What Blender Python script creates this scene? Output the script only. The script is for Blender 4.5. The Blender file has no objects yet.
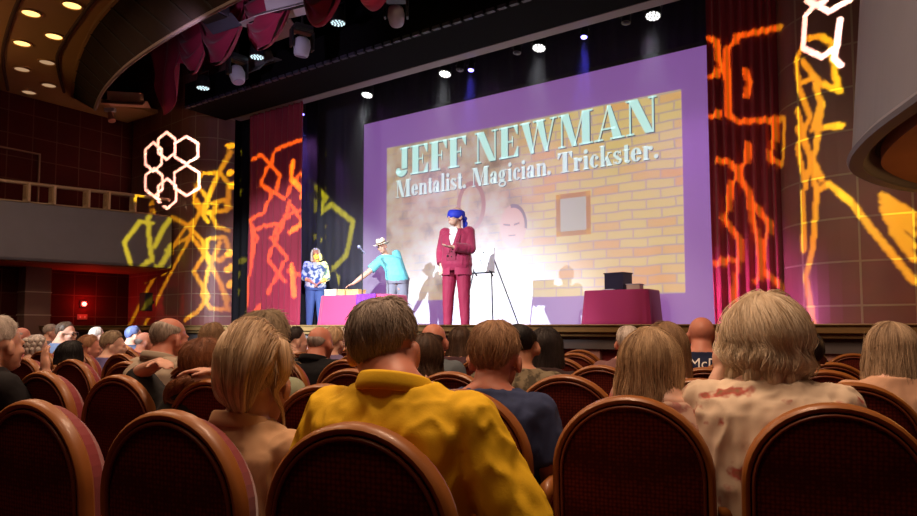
import bpy, bmesh, math, random
from mathutils import Vector, Matrix, noise, Euler
from mathutils.bvhtree import BVHTree
random.seed(7)
PI = math.pi
R = math.radians
C = bpy.context.scene.collection
scn = bpy.context.scene
# ------------------------------------------------------------------ camera
EYE = 1.25; F = 665.0; HOR = 327.0
CY = 287.0
PIT = math.atan((HOR-CY)/F)
cam_d = bpy.data.cameras.new('camera'); cam = bpy.data.objects.new('camera', cam_d); C.objects.link(cam)
cam_d.sensor_width = 36; cam_d.lens = F*36/917; cam_d.clip_start = .05; cam_d.shift_y = (CY-258)/917
cam.location = (0, 0, EYE); cam.rotation_euler = (PI/2+PIT, 0, 0)
scn.camera = cam
def ray(px, py):
    x = (px-458.5)/F; y = (CY-py)/F
    return Vector((x, math.cos(PIT)-math.sin(PIT)*y, math.sin(PIT)+math.cos(PIT)*y))
O3 = Vector((0, 0, EYE))
def atY(px, py, Y):
    d = ray(px, py); return O3+d*(Y/d.y)
def atZ(px, py, Z):
    d = ray(px, py); return O3+d*((Z-EYE)/d.z)
TH = R(34.7); CU, SU = math.cos(TH), math.sin(TH)
def S(u, v, z=0): return Vector((u*CU+v*SU, -u*SU+v*CU, z))
def toS(p): return Vector((p.x*CU-p.y*SU, p.x*SU+p.y*CU, p.z))
def onV(px, py, v):
    d = ray(px, py); dv = d.x*SU+d.y*CU
    return O3+d*(v/dv)
def sv(px, py, v): return toS(onV(px, py, v))          # (u, v, z)
STAGE_RZ = -TH
# ------------------------------------------------------------------ materials
MATS = {}
def nt_new(name):
    m = bpy.data.materials.new(name); m.use_nodes = True
    nt = m.node_tree; b = nt.nodes['Principled BSDF']
    return m, nt, b
def N(nt, t, **kw):
    n = nt.nodes.new(t)
    for k, v in kw.items(): setattr(n, k, v)
    return n
def L(nt, a, b): nt.links.new(a, b)
def mat(name, col, rough=.6, metal=0, noise_s=0, amt=.25, bump=0, bump_s=None, spec=.4, sheen=0, sub=0, emis=None, es=1, stretch=None, coat=0):
    if name in MATS: return MATS[name]
    m, nt, b = nt_new(name)
    b.inputs['Base Color'].default_value = (*col, 1); b.inputs['Roughness'].default_value = rough
    b.inputs['Metallic'].default_value = metal; b.inputs['Specular IOR Level'].default_value = spec
    if sheen: b.inputs['Sheen Weight'].default_value = sheen
    if coat: b.inputs['Coat Weight'].default_value = coat
    if sub:
        b.inputs['Subsurface Weight'].default_value = sub; b.inputs['Subsurface Radius'].default_value = (.02, .008, .004); b.inputs['Subsurface Scale'].default_value = .4
    if noise_s or bump:
        tc = N(nt, 'ShaderNodeTexCoord'); mp = N(nt, 'ShaderNodeMapping'); L(nt, tc.outputs['Object'], mp.inputs[0])
        if stretch: mp.inputs['Scale'].default_value = stretch
    if noise_s:
        nz = N(nt, 'ShaderNodeTexNoise'); nz.inputs['Scale'].default_value = noise_s; nz.inputs['Detail'].default_value = 4
        L(nt, mp.outputs[0], nz.inputs['Vector'])
        mx = N(nt, 'ShaderNodeMix', data_type='RGBA')
        mx.inputs[6].default_value = (*[c*(1-amt) for c in col], 1); mx.inputs[7].default_value = (*[min(1, c*(1+amt)) for c in col], 1)
        L(nt, nz.outputs[0], mx.inputs[0]); L(nt, mx.outputs[2], b.inputs['Base Color'])
    if bump:
        n2 = N(nt, 'ShaderNodeTexNoise'); n2.inputs['Scale'].default_value = bump_s or noise_s or 30; n2.inputs['Detail'].default_value = 3
        L(nt, mp.outputs[0], n2.inputs['Vector'])
        bp = N(nt, 'ShaderNodeBump'); bp.inputs['Strength'].default_value = bump; bp.inputs['Distance'].default_value = .01
        L(nt, n2.outputs[0], bp.inputs['Height']); L(nt, bp.outputs[0], b.inputs['Normal'])
    if emis:
        b.inputs['Emission Color'].default_value = (*emis, 1); b.inputs['Emission Strength'].default_value = es
    MATS[name] = m; return m
def tile_mat(name, col, line, w, h, rough=.45, offz=0.0, lw=.012):
    m, nt, b = nt_new(name)
    uv = N(nt, 'ShaderNodeUVMap'); uv.uv_map = 'UVMap'
    mp = N(nt, 'ShaderNodeMapping'); mp.inputs['Location'].default_value = (0, offz, 0); L(nt, uv.outputs[0], mp.inputs[0])
    br = N(nt, 'ShaderNodeTexBrick'); br.offset = 0; br.squash = 1
    br.inputs['Scale'].default_value = 1; br.inputs['Brick Width'].default_value = w; br.inputs['Row Height'].default_value = h
    br.inputs['Mortar Size'].default_value = lw; br.inputs['Mortar Smooth'].default_value = .2
    br.inputs['Color1'].default_value = (*col, 1); br.inputs['Color2'].default_value = (*[c*.85 for c in col], 1); br.inputs['Mortar'].default_value = (*line, 1)
    L(nt, mp.outputs[0], br.inputs['Vector'])
    nz = N(nt, 'ShaderNodeTexNoise'); nz.inputs['Scale'].default_value = 3; L(nt, mp.outputs[0], nz.inputs['Vector'])
    mx = N(nt, 'ShaderNodeMix', data_type='RGBA'); mx.blend_type = 'MULTIPLY'; mx.inputs[0].default_value = .35
    L(nt, br.outputs['Color'], mx.inputs[6]); L(nt, nz.outputs['Color'], mx.inputs[7])
    L(nt, mx.outputs[2], b.inputs['Base Color']); b.inputs['Roughness'].default_value = rough; b.inputs['Specular IOR Level'].default_value = .5 if rough < .6 else .1
    bp = N(nt, 'ShaderNodeBump'); bp.inputs['Strength'].default_value = .5; bp.inputs['Distance'].default_value = .02; bp.invert = True
    L(nt, br.outputs['Fac'], bp.inputs['Height']); L(nt, bp.outputs[0], b.inputs['Normal'])
    return m
def two_tone(name, c1, c2, scale, lo=.45, hi=.55, rough=.8, kind='noise', bump=0, c3=None):
    if name in MATS: return MATS[name]
    m, nt, b = nt_new(name)
    tc = N(nt, 'ShaderNodeTexCoord')
    if kind == 'noise': t = N(nt, 'ShaderNodeTexNoise'); t.inputs['Scale'].default_value = scale; t.inputs['Detail'].default_value = 3
    else: t = N(nt, 'ShaderNodeTexVoronoi'); t.inputs['Scale'].default_value = scale
    L(nt, tc.outputs['Object'], t.inputs['Vector'])
    cr = N(nt, 'ShaderNodeValToRGB'); e = cr.color_ramp.elements
    e[0].position = lo; e[0].color = (*c1, 1); e[1].position = hi; e[1].color = (*c2, 1)
    if c3: x = cr.color_ramp.elements.new(min(1, hi+.12)); x.color = (*c3, 1)
    L(nt, t.outputs[0], cr.inputs[0]); L(nt, cr.outputs[0], b.inputs['Base Color']); b.inputs['Roughness'].default_value = rough
    b.inputs['Specular IOR Level'].default_value = .2
    MATS[name] = m; return m
def hair_mat(name, c1, c2, rough=.5):
    if name in MATS: return MATS[name]
    m, nt, b = nt_new(name)
    uv = N(nt, 'ShaderNodeUVMap'); uv.uv_map = 'UVMap'
    mp = N(nt, 'ShaderNodeMapping'); mp.inputs['Scale'].default_value = (34, 2.2, 1); L(nt, uv.outputs[0], mp.inputs[0])
    nz = N(nt, 'ShaderNodeTexNoise'); nz.inputs['Scale'].default_value = 1; nz.inputs['Detail'].default_value = 6; nz.inputs['Roughness'].default_value = .7
    L(nt, mp.outputs[0], nz.inputs['Vector'])
    cr = N(nt, 'ShaderNodeValToRGB'); e = cr.color_ramp.elements
    e[0].position = .36; e[0].color = (*c1, 1); e[1].position = .64; e[1].color = (*c2, 1)
    L(nt, nz.outputs[0], cr.inputs[0]); L(nt, cr.outputs[0], b.inputs['Base Color'])
    b.inputs['Roughness'].default_value = rough; b.inputs['Specular IOR Level'].default_value = .35
    bp = N(nt, 'ShaderNodeBump'); bp.inputs['Strength'].default_value = .6; bp.inputs['Distance'].default_value = .006
    L(nt, nz.outputs[0], bp.inputs['Height']); L(nt, bp.outputs[0], b.inputs['Normal'])
    MATS[name] = m; return m
def emat(name, col, s):
    if name in MATS: return MATS[name]
    m = bpy.data.materials.new(name); m.use_nodes = True; nt = m.node_tree; nt.nodes.clear()
    e = N(nt, 'ShaderNodeEmission'); o = N(nt, 'ShaderNodeOutputMaterial'); e.inputs[0].default_value = (*col, 1); e.inputs[1].default_value = s
    L(nt, e.outputs[0], o.inputs[0]); MATS[name] = m; return m
# ------------------------------------------------------------------ mesh helpers
class MB:
    def __init__(s): s.v = []; s.f = []; s.mi = []; s.uv = {}
    def add(s, vs, fs, mi=0, uvs=None):
        o = len(s.v); s.v += [Vector(p) for p in vs]
        for k, f in enumerate(fs):
            s.f.append([i+o for i in f]); s.mi.append(mi)
            if uvs: s.uv[len(s.f)-1] = [uvs[i] for i in f]
        return s
    def box(s, c, sz, M=None, mi=0):
        hx, hy, hz = sz[0]/2, sz[1]/2, sz[2]/2
        vs = [Vector((x*hx, y*hy, z*hz)) for x in (-1, 1) for y in (-1, 1) for z in (-1, 1)]
        if M: vs = [M @ v for v in vs]
        vs = [v+Vector(c) for v in vs]
        return s.add(vs, [(0, 1, 3, 2), (4, 6, 7, 5), (0, 4, 5, 1), (2, 3, 7, 6), (0, 2, 6, 4), (1, 5, 7, 3)], mi)
    def sph(s, c, r, n=16, m=10, M=None, mi=0):
        r = r if hasattr(r, '__len__') else (r, r, r)
        vs = [(0, 0, 1)]
        for i in range(1, m):
            a = PI*i/m
            for j in range(n): b = 2*PI*j/n; vs.append((math.sin(a)*math.cos(b), math.sin(a)*math.sin(b), math.cos(a)))
        vs.append((0, 0, -1)); e = len(vs)-1
        vs = [Vector((x*r[0], y*r[1], z*r[2])) for x, y, z in vs]
        if M: vs = [M @ v for v in vs]
        vs = [v+Vector(c) for v in vs]
        fs = [(0, 1+j, 1+(j+1) % n) for j in range(n)]
        for i in range(m-2):
            for j in range(n):
                a = 1+i*n+j; b = 1+i*n+(j+1) % n; fs.append((a, a+n, b+n, b))
        fs += [(e, 1+(m-2)*n+(j+1) % n, 1+(m-2)*n+j) for j in range(n)]
        return s.add(vs, fs, mi)
    def rings(s, rs, cap=True, mi=0, closed=True, uvs=False):
        n = len(rs[0]); vs = [p for r in rs for p in r]; fs = []
        for i in range(len(rs)-1):
            for j in range(n if closed else n-1):
                k = (j+1) % n; fs.append((i*n+j, i*n+k, (i+1)*n+k, (i+1)*n+j))
        if cap: fs.append(tuple(reversed(range(n)))); fs.append(tuple((len(rs)-1)*n+j for j in range(n)))
        return s.add(vs, fs, mi)
    def tube(s, pts, rad, n=10, cap=True, mi=0, sx=1):
        pts = [Vector(p) for p in pts]; rad = rad if hasattr(rad, '__len__') else [rad]*len(pts)
        rs = []; up = None
        for i, p in enumerate(pts):
            d = (pts[min(i+1, len(pts)-1)]-pts[max(i-1, 0)]).normalized()
            if up is None:
                up = Vector((0, 0, 1)) if abs(d.z) < .9 else Vector((0, 1, 0))
            a = d.cross(up).normalized(); b = a.cross(d).normalized(); up = b
            rs.append([p+(a*math.cos(2*PI*j/n)*sx+b*math.sin(2*PI*j/n))*rad[i] for j in range(n)])
        return s.rings(rs, cap, mi)
    def cyl(s, a, b, r, r2=None, n=16, mi=0): return s.tube([a, b], [r, r if r2 is None else r2], n, True, mi)
    def bone(s, a, b, ra, rb, n=14):
        s.cyl(a, b, ra, rb, n); s.sph(a, ra*.99, n, 8); s.sph(b, rb*.99, n, 8); return s
    def prism(s, poly, d, mi=0):            # poly list of Vector, extruded along vector d
        n = len(poly); d = Vector(d); vs = [Vector(p) for p in poly]+[Vector(p)+d for p in poly]
        fs = [tuple(reversed(range(n))), tuple(range(n, 2*n))]+[(i, (i+1) % n, n+(i+1) % n, n+i) for i in range(n)]
        return s.add(vs, fs, mi)
    def xf(s, M): s.v = [M @ v for v in s.v]; return s
    def join(s, o, mi=None):
        k = len(s.v); fo = len(s.f); s.v += o.v; s.f += [[i+k for i in f] for f in o.f]; s.mi += o.mi if mi is None else [mi]*len(o.f)
        for q, w in o.uv.items(): s.uv[q+fo] = w
        return s
    def mesh(s, name, mats, smooth=True):
        me = bpy.data.meshes.new(name); me.from_pydata([tuple(v) for v in s.v], [], s.f)
        for m in (mats if isinstance(mats, (list, tuple)) else [mats]): me.materials.append(m)
        if any(s.mi): me.polygons.foreach_set('material_index', s.mi)
        if s.uv:
            ul = me.uv_layers.new(name='UVMap')
            for fi, w in s.uv.items():
                p = me.polygons[fi]
                for k, li in enumerate(p.loop_indices): ul.data[li].uv = w[k]
        if smooth: me.polygons.foreach_set('use_smooth', [True]*len(me.polygons))
        me.update(); return me
    def build(s, name, mats, parent=None, smooth=False, bevel=0, auto=False):
        me = s.mesh(name, mats, smooth)
        o = bpy.data.objects.new(name, me); C.objects.link(o)
        if parent: o.parent = parent
        if bevel:
            b = o.modifiers.new('bevel', 'BEVEL'); b.width = bevel; b.segments = 2; b.limit_method = 'ANGLE'
        if auto and smooth:
            me.polygons.foreach_set('use_smooth', [True]*len(me.polygons))
            md = o.modifiers.new('es', 'EDGE_SPLIT'); md.split_angle = R(40)
        return o
def thing(name, label, cat, loc=(0, 0, 0), rz=0, group=None, scale=1):
    o = bpy.data.objects.new(name, None); C.objects.link(o); o.empty_display_size = .1
    o.location = loc; o.rotation_euler = (0, 0, rz); o.scale = (scale,)*3
    o['label'] = label; o['category'] = cat
    if group: o['group'] = group
    return o
def tag(o, label, cat, group=None):
    o['label'] = label; o['category'] = cat
    if group: o['group'] = group
    return o
def struct(o): o['kind'] = 'structure'; return o
def copy_tree(o, parent=None):
    c = o.copy(); C.objects.link(c)
    if parent: c.parent = parent
    for ch in list(o.children): copy_tree(ch, c)
    return c
def Rz(a): return Matrix.Rotation(a, 4, 'Z')
def SM(u, v, z=0, rz=0): return Matrix.Translation(S(u, v, z)) @ Rz(STAGE_RZ+rz)   # stage-oriented frame
def spot(name, loc, tgt, power, col, size, blend=.5, rad=.05):
    l = bpy.data.lights.new(name, 'SPOT'); l.energy = power; l.color = col; l.spot_size = size; l.spot_blend = blend; l.shadow_soft_size = rad
    o = bpy.data.objects.new(name, l); C.objects.link(o); o.location = loc
    o.rotation_euler = (Vector(tgt)-Vector(loc)).to_track_quat('-Z', 'Y').to_euler(); return o
def point(name, loc, power, col, rad=.05):
    l = bpy.data.lights.new(name, 'POINT'); l.energy = power; l.color = col; l.shadow_soft_size = rad
    o = bpy.data.objects.new(name, l); C.objects.link(o); o.location = loc; return o
def area(name, loc, tgt, power, col, sx, sy):
    l = bpy.data.lights.new(name, 'AREA'); l.shape = 'RECTANGLE'; l.size = sx; l.size_y = sy; l.energy = power; l.color = col
    o = bpy.data.objects.new(name, l); C.objects.link(o); o.location = loc
    o.rotation_euler = (Vector(tgt)-Vector(loc)).to_track_quat('-Z', 'Y').to_euler(); return o
# ================================================================== SETTING
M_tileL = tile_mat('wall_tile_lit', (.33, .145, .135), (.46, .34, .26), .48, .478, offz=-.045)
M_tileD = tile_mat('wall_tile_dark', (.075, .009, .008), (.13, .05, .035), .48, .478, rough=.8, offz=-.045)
M_floor = two_tone('carpet_dark_red', (.05, .006, .008), (.09, .015, .012), 22, rough=.95)
M_deck = mat('stage_deck', (.12, .10, .10), .45, noise_s=8, amt=.2)
M_black = mat('black_drape', (.012, .011, .016), .9)
M_blackp = mat('black_paint', (.015, .014, .018), .6)
M_navy = mat('navy_masking', (.055, .055, .08), .85)
M_wood = mat('lip_wood', (.22, .13, .05), .35, noise_s=12, amt=.3, stretch=(1, 1, 8))
M_amber = mat('ceiling_amber', (.42, .24, .09), .75, noise_s=2, amt=.08)
M_groove = mat('ceiling_groove', (.07, .03, .02), .8)
M_fascia = mat('fascia_brown', (.022, .013, .011), .9, noise_s=5, amt=.2, spec=.08)
M_fjoint = mat('fascia_joint', (.008, .004, .004), .9)
M_balc = mat('balcony_grey', (.17, .17, .215), .55, noise_s=3, amt=.1)
M_balcd = mat('balcony_recess', (.03, .015, .012), .8)
M_soffit = mat('soffit_brown', (.32, .13, .045), .7, noise_s=4, amt=.15)
M_rail = mat('rail_brass', (.50, .36, .24), .4, metal=.3)
M_post = mat('post_cream', (.55, .40, .25), .5, noise_s=60, amt=.3)
M_white = mat('white_plastic', (.6, .58, .58), .5)
M_metal = mat('dark_metal', (.03, .03, .035), .4, metal=.6)
M_grey = mat('grey_metal', (.35, .34, .37), .5, metal=.2)

def slab(name, pts, z0, z1, m):                  # pts: world xy polygon
    b = MB(); b.prism([Vector((p[0], p[1], z0)) for p in pts], (0, 0, z1-z0))
    return struct(b.build(name, m))
def sq(u0, u1, v0, v1): return [S(u0, v0), S(u1, v0), S(u1, v1), S(u0, v1)]
slab('floor', sq(-16, 3.2, -7, 6.8), -.12, 0, M_floor)
def wallpath(name, path, z0, z1, m, th=.15, flip=1):    # path list of (u,v); uv = arclength, z
    P = [S(u, v) for u, v in path]; b = MB(); n = len(P); s = [0]
    for i in range(1, n): s.append(s[-1]+(P[i]-P[i-1]).length)
    nm = []
    for i in range(n):
        d = (P[min(i+1, n-1)]-P[max(i-1, 0)]).normalized(); nm.append(Vector((-d.y, d.x, 0))*th*flip)
    vs = []; uv = []
    for i in range(n):
        for z in (z0, z1): vs.append(P[i]+Vector((0, 0, z))); uv.append((s[i], z))
        for z in (z0, z1): vs.append(P[i]+nm[i]+Vector((0, 0, z))); uv.append((s[i], z))
    fs = []
    for i in range(n-1):
        a = 4*i; c = a+4
        fs += [(a, c, c+1, a+1), (a+2, a+3, c+3, c+2), (a+1, c+1, c+3, a+3), (a, a+2, c+2, c)]
    fs += [(0, 1, 3, 2), (4*n-4, 4*n-2, 4*n-1, 4*n-3)]
    b.add(vs, fs, 0, uv)
    o = b.build(name, m); return struct(o)
def arc(cu, cv, r, a0, a1, n): return [(cu+r*math.cos(a0+(a1-a0)*i/n), cv+r*math.sin(a0+(a1-a0)*i/n)) for i in range(n+1)]
# proscenium tile walls: bullnose corner then running out to the side wall
RW = [(-1.17, 12.4), (-1.17, 9.15)]+arc(-.55, 9.1, .62, PI, 1.5*PI, 10)[1:]+[(.5, 8.5), (1.4, 8.62), (2.4, 8.8)]
LW = [(-15.5, 8.55), (-14.3, 8.42), (-12.85, 8.3)]+arc(-12.83, 8.92, .62, -.5*PI, 0, 10)[1:]+[(-12.21, 9.02)]
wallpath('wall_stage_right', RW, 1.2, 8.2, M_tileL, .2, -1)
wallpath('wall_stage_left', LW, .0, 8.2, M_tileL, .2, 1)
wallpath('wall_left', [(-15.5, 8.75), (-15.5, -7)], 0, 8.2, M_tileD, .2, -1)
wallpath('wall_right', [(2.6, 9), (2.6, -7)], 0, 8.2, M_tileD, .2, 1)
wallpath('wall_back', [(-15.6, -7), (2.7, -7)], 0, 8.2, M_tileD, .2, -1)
# stage deck and its front
b = MB(); b.prism([p+Vector((0, 0, 1.02)) for p in sq(-15.4, 2.5, 6.56, 12.6)], (0, 0, .18)); struct(b.build('floor_stage', M_deck))
b = MB()
for (v0, v1, z0, z1) in ((6.46, 6.62, 1.195, 1.268), (6.5, 6.62, 1.15, 1.195), (6.44, 6.66, 1.262, 1.278)):
    b.prism([p+Vector((0, 0, z0)) for p in sq(-15.3, 2.5, v0, v1)], (0, 0, z1-z0))
struct(b.build('trim_1', M_wood, bevel=.006))
b = MB(); b.prism([p for p in sq(-15.4, 2.5, 6.66, 6.8)], (0, 0, 1.1)); struct(b.build('wall_stage_front', mat('stage_front_red', (.24, .025, .03), .6, noise_s=6)))
M_pil = mat('stage_front_panel', (.40, .20, .17), .6, noise_s=9, amt=.15)
u = .95; k = 0; first = None
while u > -12.5:
    t = thing('stage_front_panel', '', 'panel', S(u, 6.63, 0), STAGE_RZ, 'pale panels with round vents along the stage front')
    MB().box((0, 0, .575), (.27, .07, 1.15)).build('panel_face', M_pil, t, bevel=.008)
    b = MB(); rs = [[Vector((math.cos(a)*r, y, .93+math.sin(a)*r)) for a in [2*PI*i/20 for i in range(20)]] for r, y in ((.045, -.03), (.045, -.05), (.036, -.055), (.030, -.045))]
    b.rings(rs); b.build('vent_ring', M_metal, t, smooth=False)
    MB().box((0, -.042, .93), (.05, .012, .006)).box((0, -.042, .93), (.006, .012, .05)).sph((0, -.05, .93), .012, 10, 6).build('vent_grille', mat('vent_red', (.3, .05, .03), .4), t)
    k += 1; t['label'] = f'pale pinkish panel with a round vent below the stage edge, number {k} from the right'
    u -= .55
# black backdrop, masking, header
def pl(name, pts, d, m, label=None, cat=None, group=None, st=False):
    o = MB().prism(pts, d).build(name, m)
    if st: struct(o)
    if label: tag(o, label, cat, group)
    return o
pl('wall_stage_back', [S(-13, 12.3, 1.2), S(-1, 12.3, 1.2), S(-1, 12.3, 8.2), S(-13, 12.3, 8.2)], S(0, .1), M_black, st=True)
def header_z(): return sv(440, 63, 9.0).z
HZ = sv(440, 63, 9.0).z
HZ2 = sv(440, 27, 7.75).z
b = MB()
b.prism([p+Vector((0, 0, HZ+.04)) for p in sq(-12.15, -1.0, 8.7, 9.06)], (0, 0, 2.4))
b.prism([p+Vector((0, 0, HZ2)) for p in sq(-12.15, 2.5, 7.75, 8.72)], (0, 0, .5))
struct(b.build('ceiling_header', mat('header_black', (.005, .0045, .006), .9, spec=.1)))
struct(MB().prism([p+Vector((0, 0, HZ)) for p in sq(-12.15, -1.0, 8.9, 9.12)], (0, 0, .1)).build('trim_2', mat('header_strip', (.30, .24, .25), .5)))
b = MB()
for i in range(60):
    u0 = -12.1+i*.19
    b.prism([p+Vector((0, 0, HZ2-.02)) for p in sq(u0, u0+.13, 7.72, 7.78)], (0, 0, .05))
struct(b.build('trim_3', mat('header_blue_strip', (.04, .036, .07), .5)))
# ceiling over the stage void
pl('ceiling_upper', [S(-15.6, -7, 8.2), S(2.7, -7, 8.2), S(2.7, 12.4, 8.2), S(-15.6, 12.4, 8.2)], (0, 0, .1), M_blackp, st=True)
# ---- slanted ring fascia
TOPZ = 6.15
def fc(pxs, z): return [atZ(x, y, z) for x, y in pxs]
top = fc([(72, 97), (74, 75), (80, 52), (93, 25), (115, -2), (150, -36), (205, -78), (280, -125)], TOPZ)
bot = fc([(95, 110), (100, 97), (110, 83), (130, 64), (165, 40), (205, 17), (250, -6), (320, -42)], 5.25)
def cat_(P, n):
    out = []
    for i in range(len(P)-1):
        p0 = P[max(i-1, 0)]; p1 = P[i]; p2 = P[i+1]; p3 = P[min(i+2, len(P)-1)]
        for k in range(n):
            t = k/n; out.append(.5*((2*p1)+(p2-p0)*t+(2*p0-5*p1+4*p2-p3)*t*t+(3*p1-p0-3*p2+p3)*t**3))
    return out+[P[-1]]
T = cat_(top, 8); B = cat_(bot, 8)
# carry both curves on over the house towards the right-hand wall
def carry(P, ctrl): return P+[P[-1].lerp(ctrl, 0)+0*ctrl for _ in ()]+[P[-1]*(1-t)**2+2*t*(1-t)*ctrl[0]+t*t*ctrl[1] for t in [i/10 for i in range(1, 11)]]
T = carry(T, [Vector((.5, 2.4, TOPZ)), Vector((4.5, 1.2, TOPZ))]); B = carry(B, [Vector((.2, 3.4, 5.25)), Vector((4.6, 2.6, 5.25))])
n = len(T); vs = []; fs = []; mi = []
b = MB()
for i in range(n):
    out = (T[i]-B[i]); out.z = 0; out = out.normalized()*.06
    b.v += [T[i], B[i], B[i]+Vector((0, 0, .10))-out, T[i]-out*2]
for i in range(n-1):
    a = 4*i; c = a+4
    for f in ((a, c, c+1, a+1), (a+1, c+1, c+2, a+2), (a+2, c+2, c+3, a+3), (a+3, c+3, c, a)): b.f.append(list(f)); b.mi.append(0)
# joints between panels
for i in range(2, n-1, 4):
    d = (T[i+1]-T[i-1]).normalized()*.02; o = (B[i]-T[i]); nn = d.cross(o).normalized()*.012
    if nn.dot(O3-T[i]) < 0: nn = -nn
    b.prism([T[i]-d+nn, T[i]+d+nn, B[i]+d+nn, B[i]-d+nn], -nn*1.5, 1)
# bottom bead
b.tube([p+Vector((0, 0, .01)) for p in B], .03, 8, mi=2)
struct(b.build('ceiling_ring_fascia', [M_fascia, M_fjoint, mat('fascia_bead', (.16, .11, .10), .5)], smooth=False))
# ---- amber house ceiling outside the ring (follows the top curve)
b = MB(); OUT = []
for i in range(n):
    OUT.append(Vector((-30+i*.3 if i < 20 else -24+i*.2, 14-i*.55, TOPZ)))
rim = [S(-15.55, 8.6, TOPZ)]
poly = [Vector((p.x, p.y, TOPZ)) for p in T]
poly = [S(-15.55, 8.4, TOPZ), S(-14.2, 8.4, TOPZ)]+poly[::1]+[S(2.6, -1.0, TOPZ), S(2.6, -7, TOPZ), S(-15.55, -7, TOPZ)]
bm = bmesh.new(); vv = [bm.verts.new(p) for p in poly]; f = bm.faces.new(vv); bmesh.ops.triangulate(bm, faces=[f])
r = bmesh.ops.extrude_face_region(bm, geom=bm.faces[:]); bmesh.ops.translate(bm, verts=[e for e in r['geom'] if isinstance(e, bmesh.types.BMVert)], vec=(0, 0, .08))
bmesh.ops.recalc_face_normals(bm, faces=bm.faces[:])
me = bpy.data.meshes.new('ceiling'); bm.to_mesh(me); bm.free(); me.materials.append(M_amber)
o = bpy.data.objects.new('ceiling', me); C.objects.link(o); struct(o)
# grooves in the amber ceiling
b = MB()
for pp in ([(64, 92), (57, 62), (64, 42), (80, 18), (97, -3), (130, -30)], [(8, 90), (3, 62), (5, 40), (18, 2), (35, -25)]):
    P = cat_(fc(pp, TOPZ-.002), 6); b.tube(P, .03, 6)
struct(b.build('trim_4', M_groove))
b = MB(); P = cat_(fc([(74, 97), (76, 75), (83, 51), (96, 24), (120, -4)], TOPZ-.02), 6)
b.tube([p for p in P], .05, 8); struct(b.build('trim_5', mat('ceiling_rim_bronze', (.25, .13, .05), .5)))
# downlights
M_dl = emat('downlight_lamp', (1, .55, .16), 2.6); M_dld = emat('downlight_lamp_dim', (.9, .55, .3), .5)
DL = [(31, 13, 1), (72, 5, 1), (22, 43, 1), (54, 36, 1), (22, 69, 0), (47, 62, 0), (29, 92, 0), (49, 85, 0)]
names = ['nearest row, left of its pair', 'at the top edge, right of its pair', 'second row, left', 'second row, right', 'third row, left, dim', 'third row, right, dim', 'farthest row, left, dim', 'farthest row, right, dim']
for (x, y, on), nmx in zip(DL, names):
    p = atZ(x, y, TOPZ)
    t = thing('ceiling_downlight', 'round amber recessed ceiling downlight, '+nmx, 'ceiling light', p, 0, 'recessed downlights in the amber ceiling')
    b = MB(); rs = [[Vector((math.cos(a)*r, math.sin(a)*r, z)) for a in [2*PI*i/24 for i in range(24)]] for r, z in ((.16, .0), (.16, -.02), (.13, -.02), (.12, -.004))]
    b.rings(rs); b.build('trim_ring', mat('downlight_ring', (.5, .3, .12), .4), t)
    rs = [[Vector((math.cos(a)*r, math.sin(a)*r, z)) for a in [2*PI*i/24 for i in range(24)]] for r, z in ((.122, -.006), (.06, -.018), (.004, -.022))]
    MB().rings(rs).build('lamp', M_dl if on else M_dld, t)
# ------------------------------------------------------------------ left balcony
BZ0 = 2.52; BZ1 = 3.62
LB = [(-15.3, 1), (-14.9, 2.6), (-14.45, 4.2), (-14.1, 5.3), (-13.75, 6.5), (-13.42, 7.5), (-13.3, 8.25)]
def loft(name, path, prof, mats, mis=None, parent=None):
    P = cat_([Vector((u, v, 0)) for u, v in path], 6); b = MB(); rs = []
    for i, p in enumerate(P):
        d = (P[min(i+1, len(P)-1)]-P[max(i-1, 0)]).normalized(); nrm = Vector((d.y, -d.x, 0))     # points to the right of travel
        rs.append([S(p.x+nrm.x*o, p.y+nrm.y*o, z) for o, z in prof])
    b.rings(rs); 
    return b.build(name, mats, parent)
# travelling +v on the left, the room side is to the right of travel
o = loft('wall_balcony_left', LB, [(0, BZ0), (.03, BZ0+.05), (.0, BZ1), (-.12, BZ1+.03), (-.2, BZ1), (-.25, BZ0)], M_balc); struct(o)
o = loft('floor_balcony_left', LB, [(-.1, BZ0-.02), (-.1, BZ0+.12), (-2.4, BZ0+.12), (-2.4, BZ0-.02)], M_soffit); struct(o)
rt = thing('balcony_railing', 'brass-topped balcony railing with cream posts on the grey curved balcony front', 'railing', S(-14, 6, BZ1))
def relb(o, par): o.parent = par; o.matrix_parent_inverse = Matrix.Translation(par.location).inverted(); return o
RZt = atY(75, 190, 13.2).z
P = cat_([Vector((u-.1, v, 0)) for u, v in LB], 6)
b = MB(); b.tube([S(p.x, p.y, 4.02) for p in P], .035, 8); relb(b.build('top_rail', M_rail, smooth=True), rt)
b = MB(); b.tube([S(p.x, p.y, 3.66) for p in P], .015, 8); relb(b.build('bottom_rail', M_rail, smooth=True), rt)
for px in (18, 50, 79, 107, 130):
    best = min(P, key=lambda p: abs(458.5+F*(S(p.x, p.y).x/S(p.x, p.y).y)-px)); c = S(best.x, best.y, 0)
    M = Matrix.Translation(c) @ Rz(R(-25))
    b = MB(); b.box((0, 0, 3.84), (.17, .05, .36)); q = b.xf(M).build('post', M_post, bevel=.006); relb(q, rt)
    b = MB(); b.box((0, -.03, 3.84), (.10, .02, .24)); b.box((0, -.042, 3.84), (.035, .012, .035), Matrix.Rotation(PI/4, 3, 'Y')); q2 = b.xf(M).build('post_inset', mat('post_inset', (.38, .26, .15), .5)); relb(q2, q)
    q2.matrix_parent_inverse = q.matrix_world.inverted() @ Matrix.Identity(4)
    q2.matrix_parent_inverse = Matrix.Identity(4)
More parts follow.
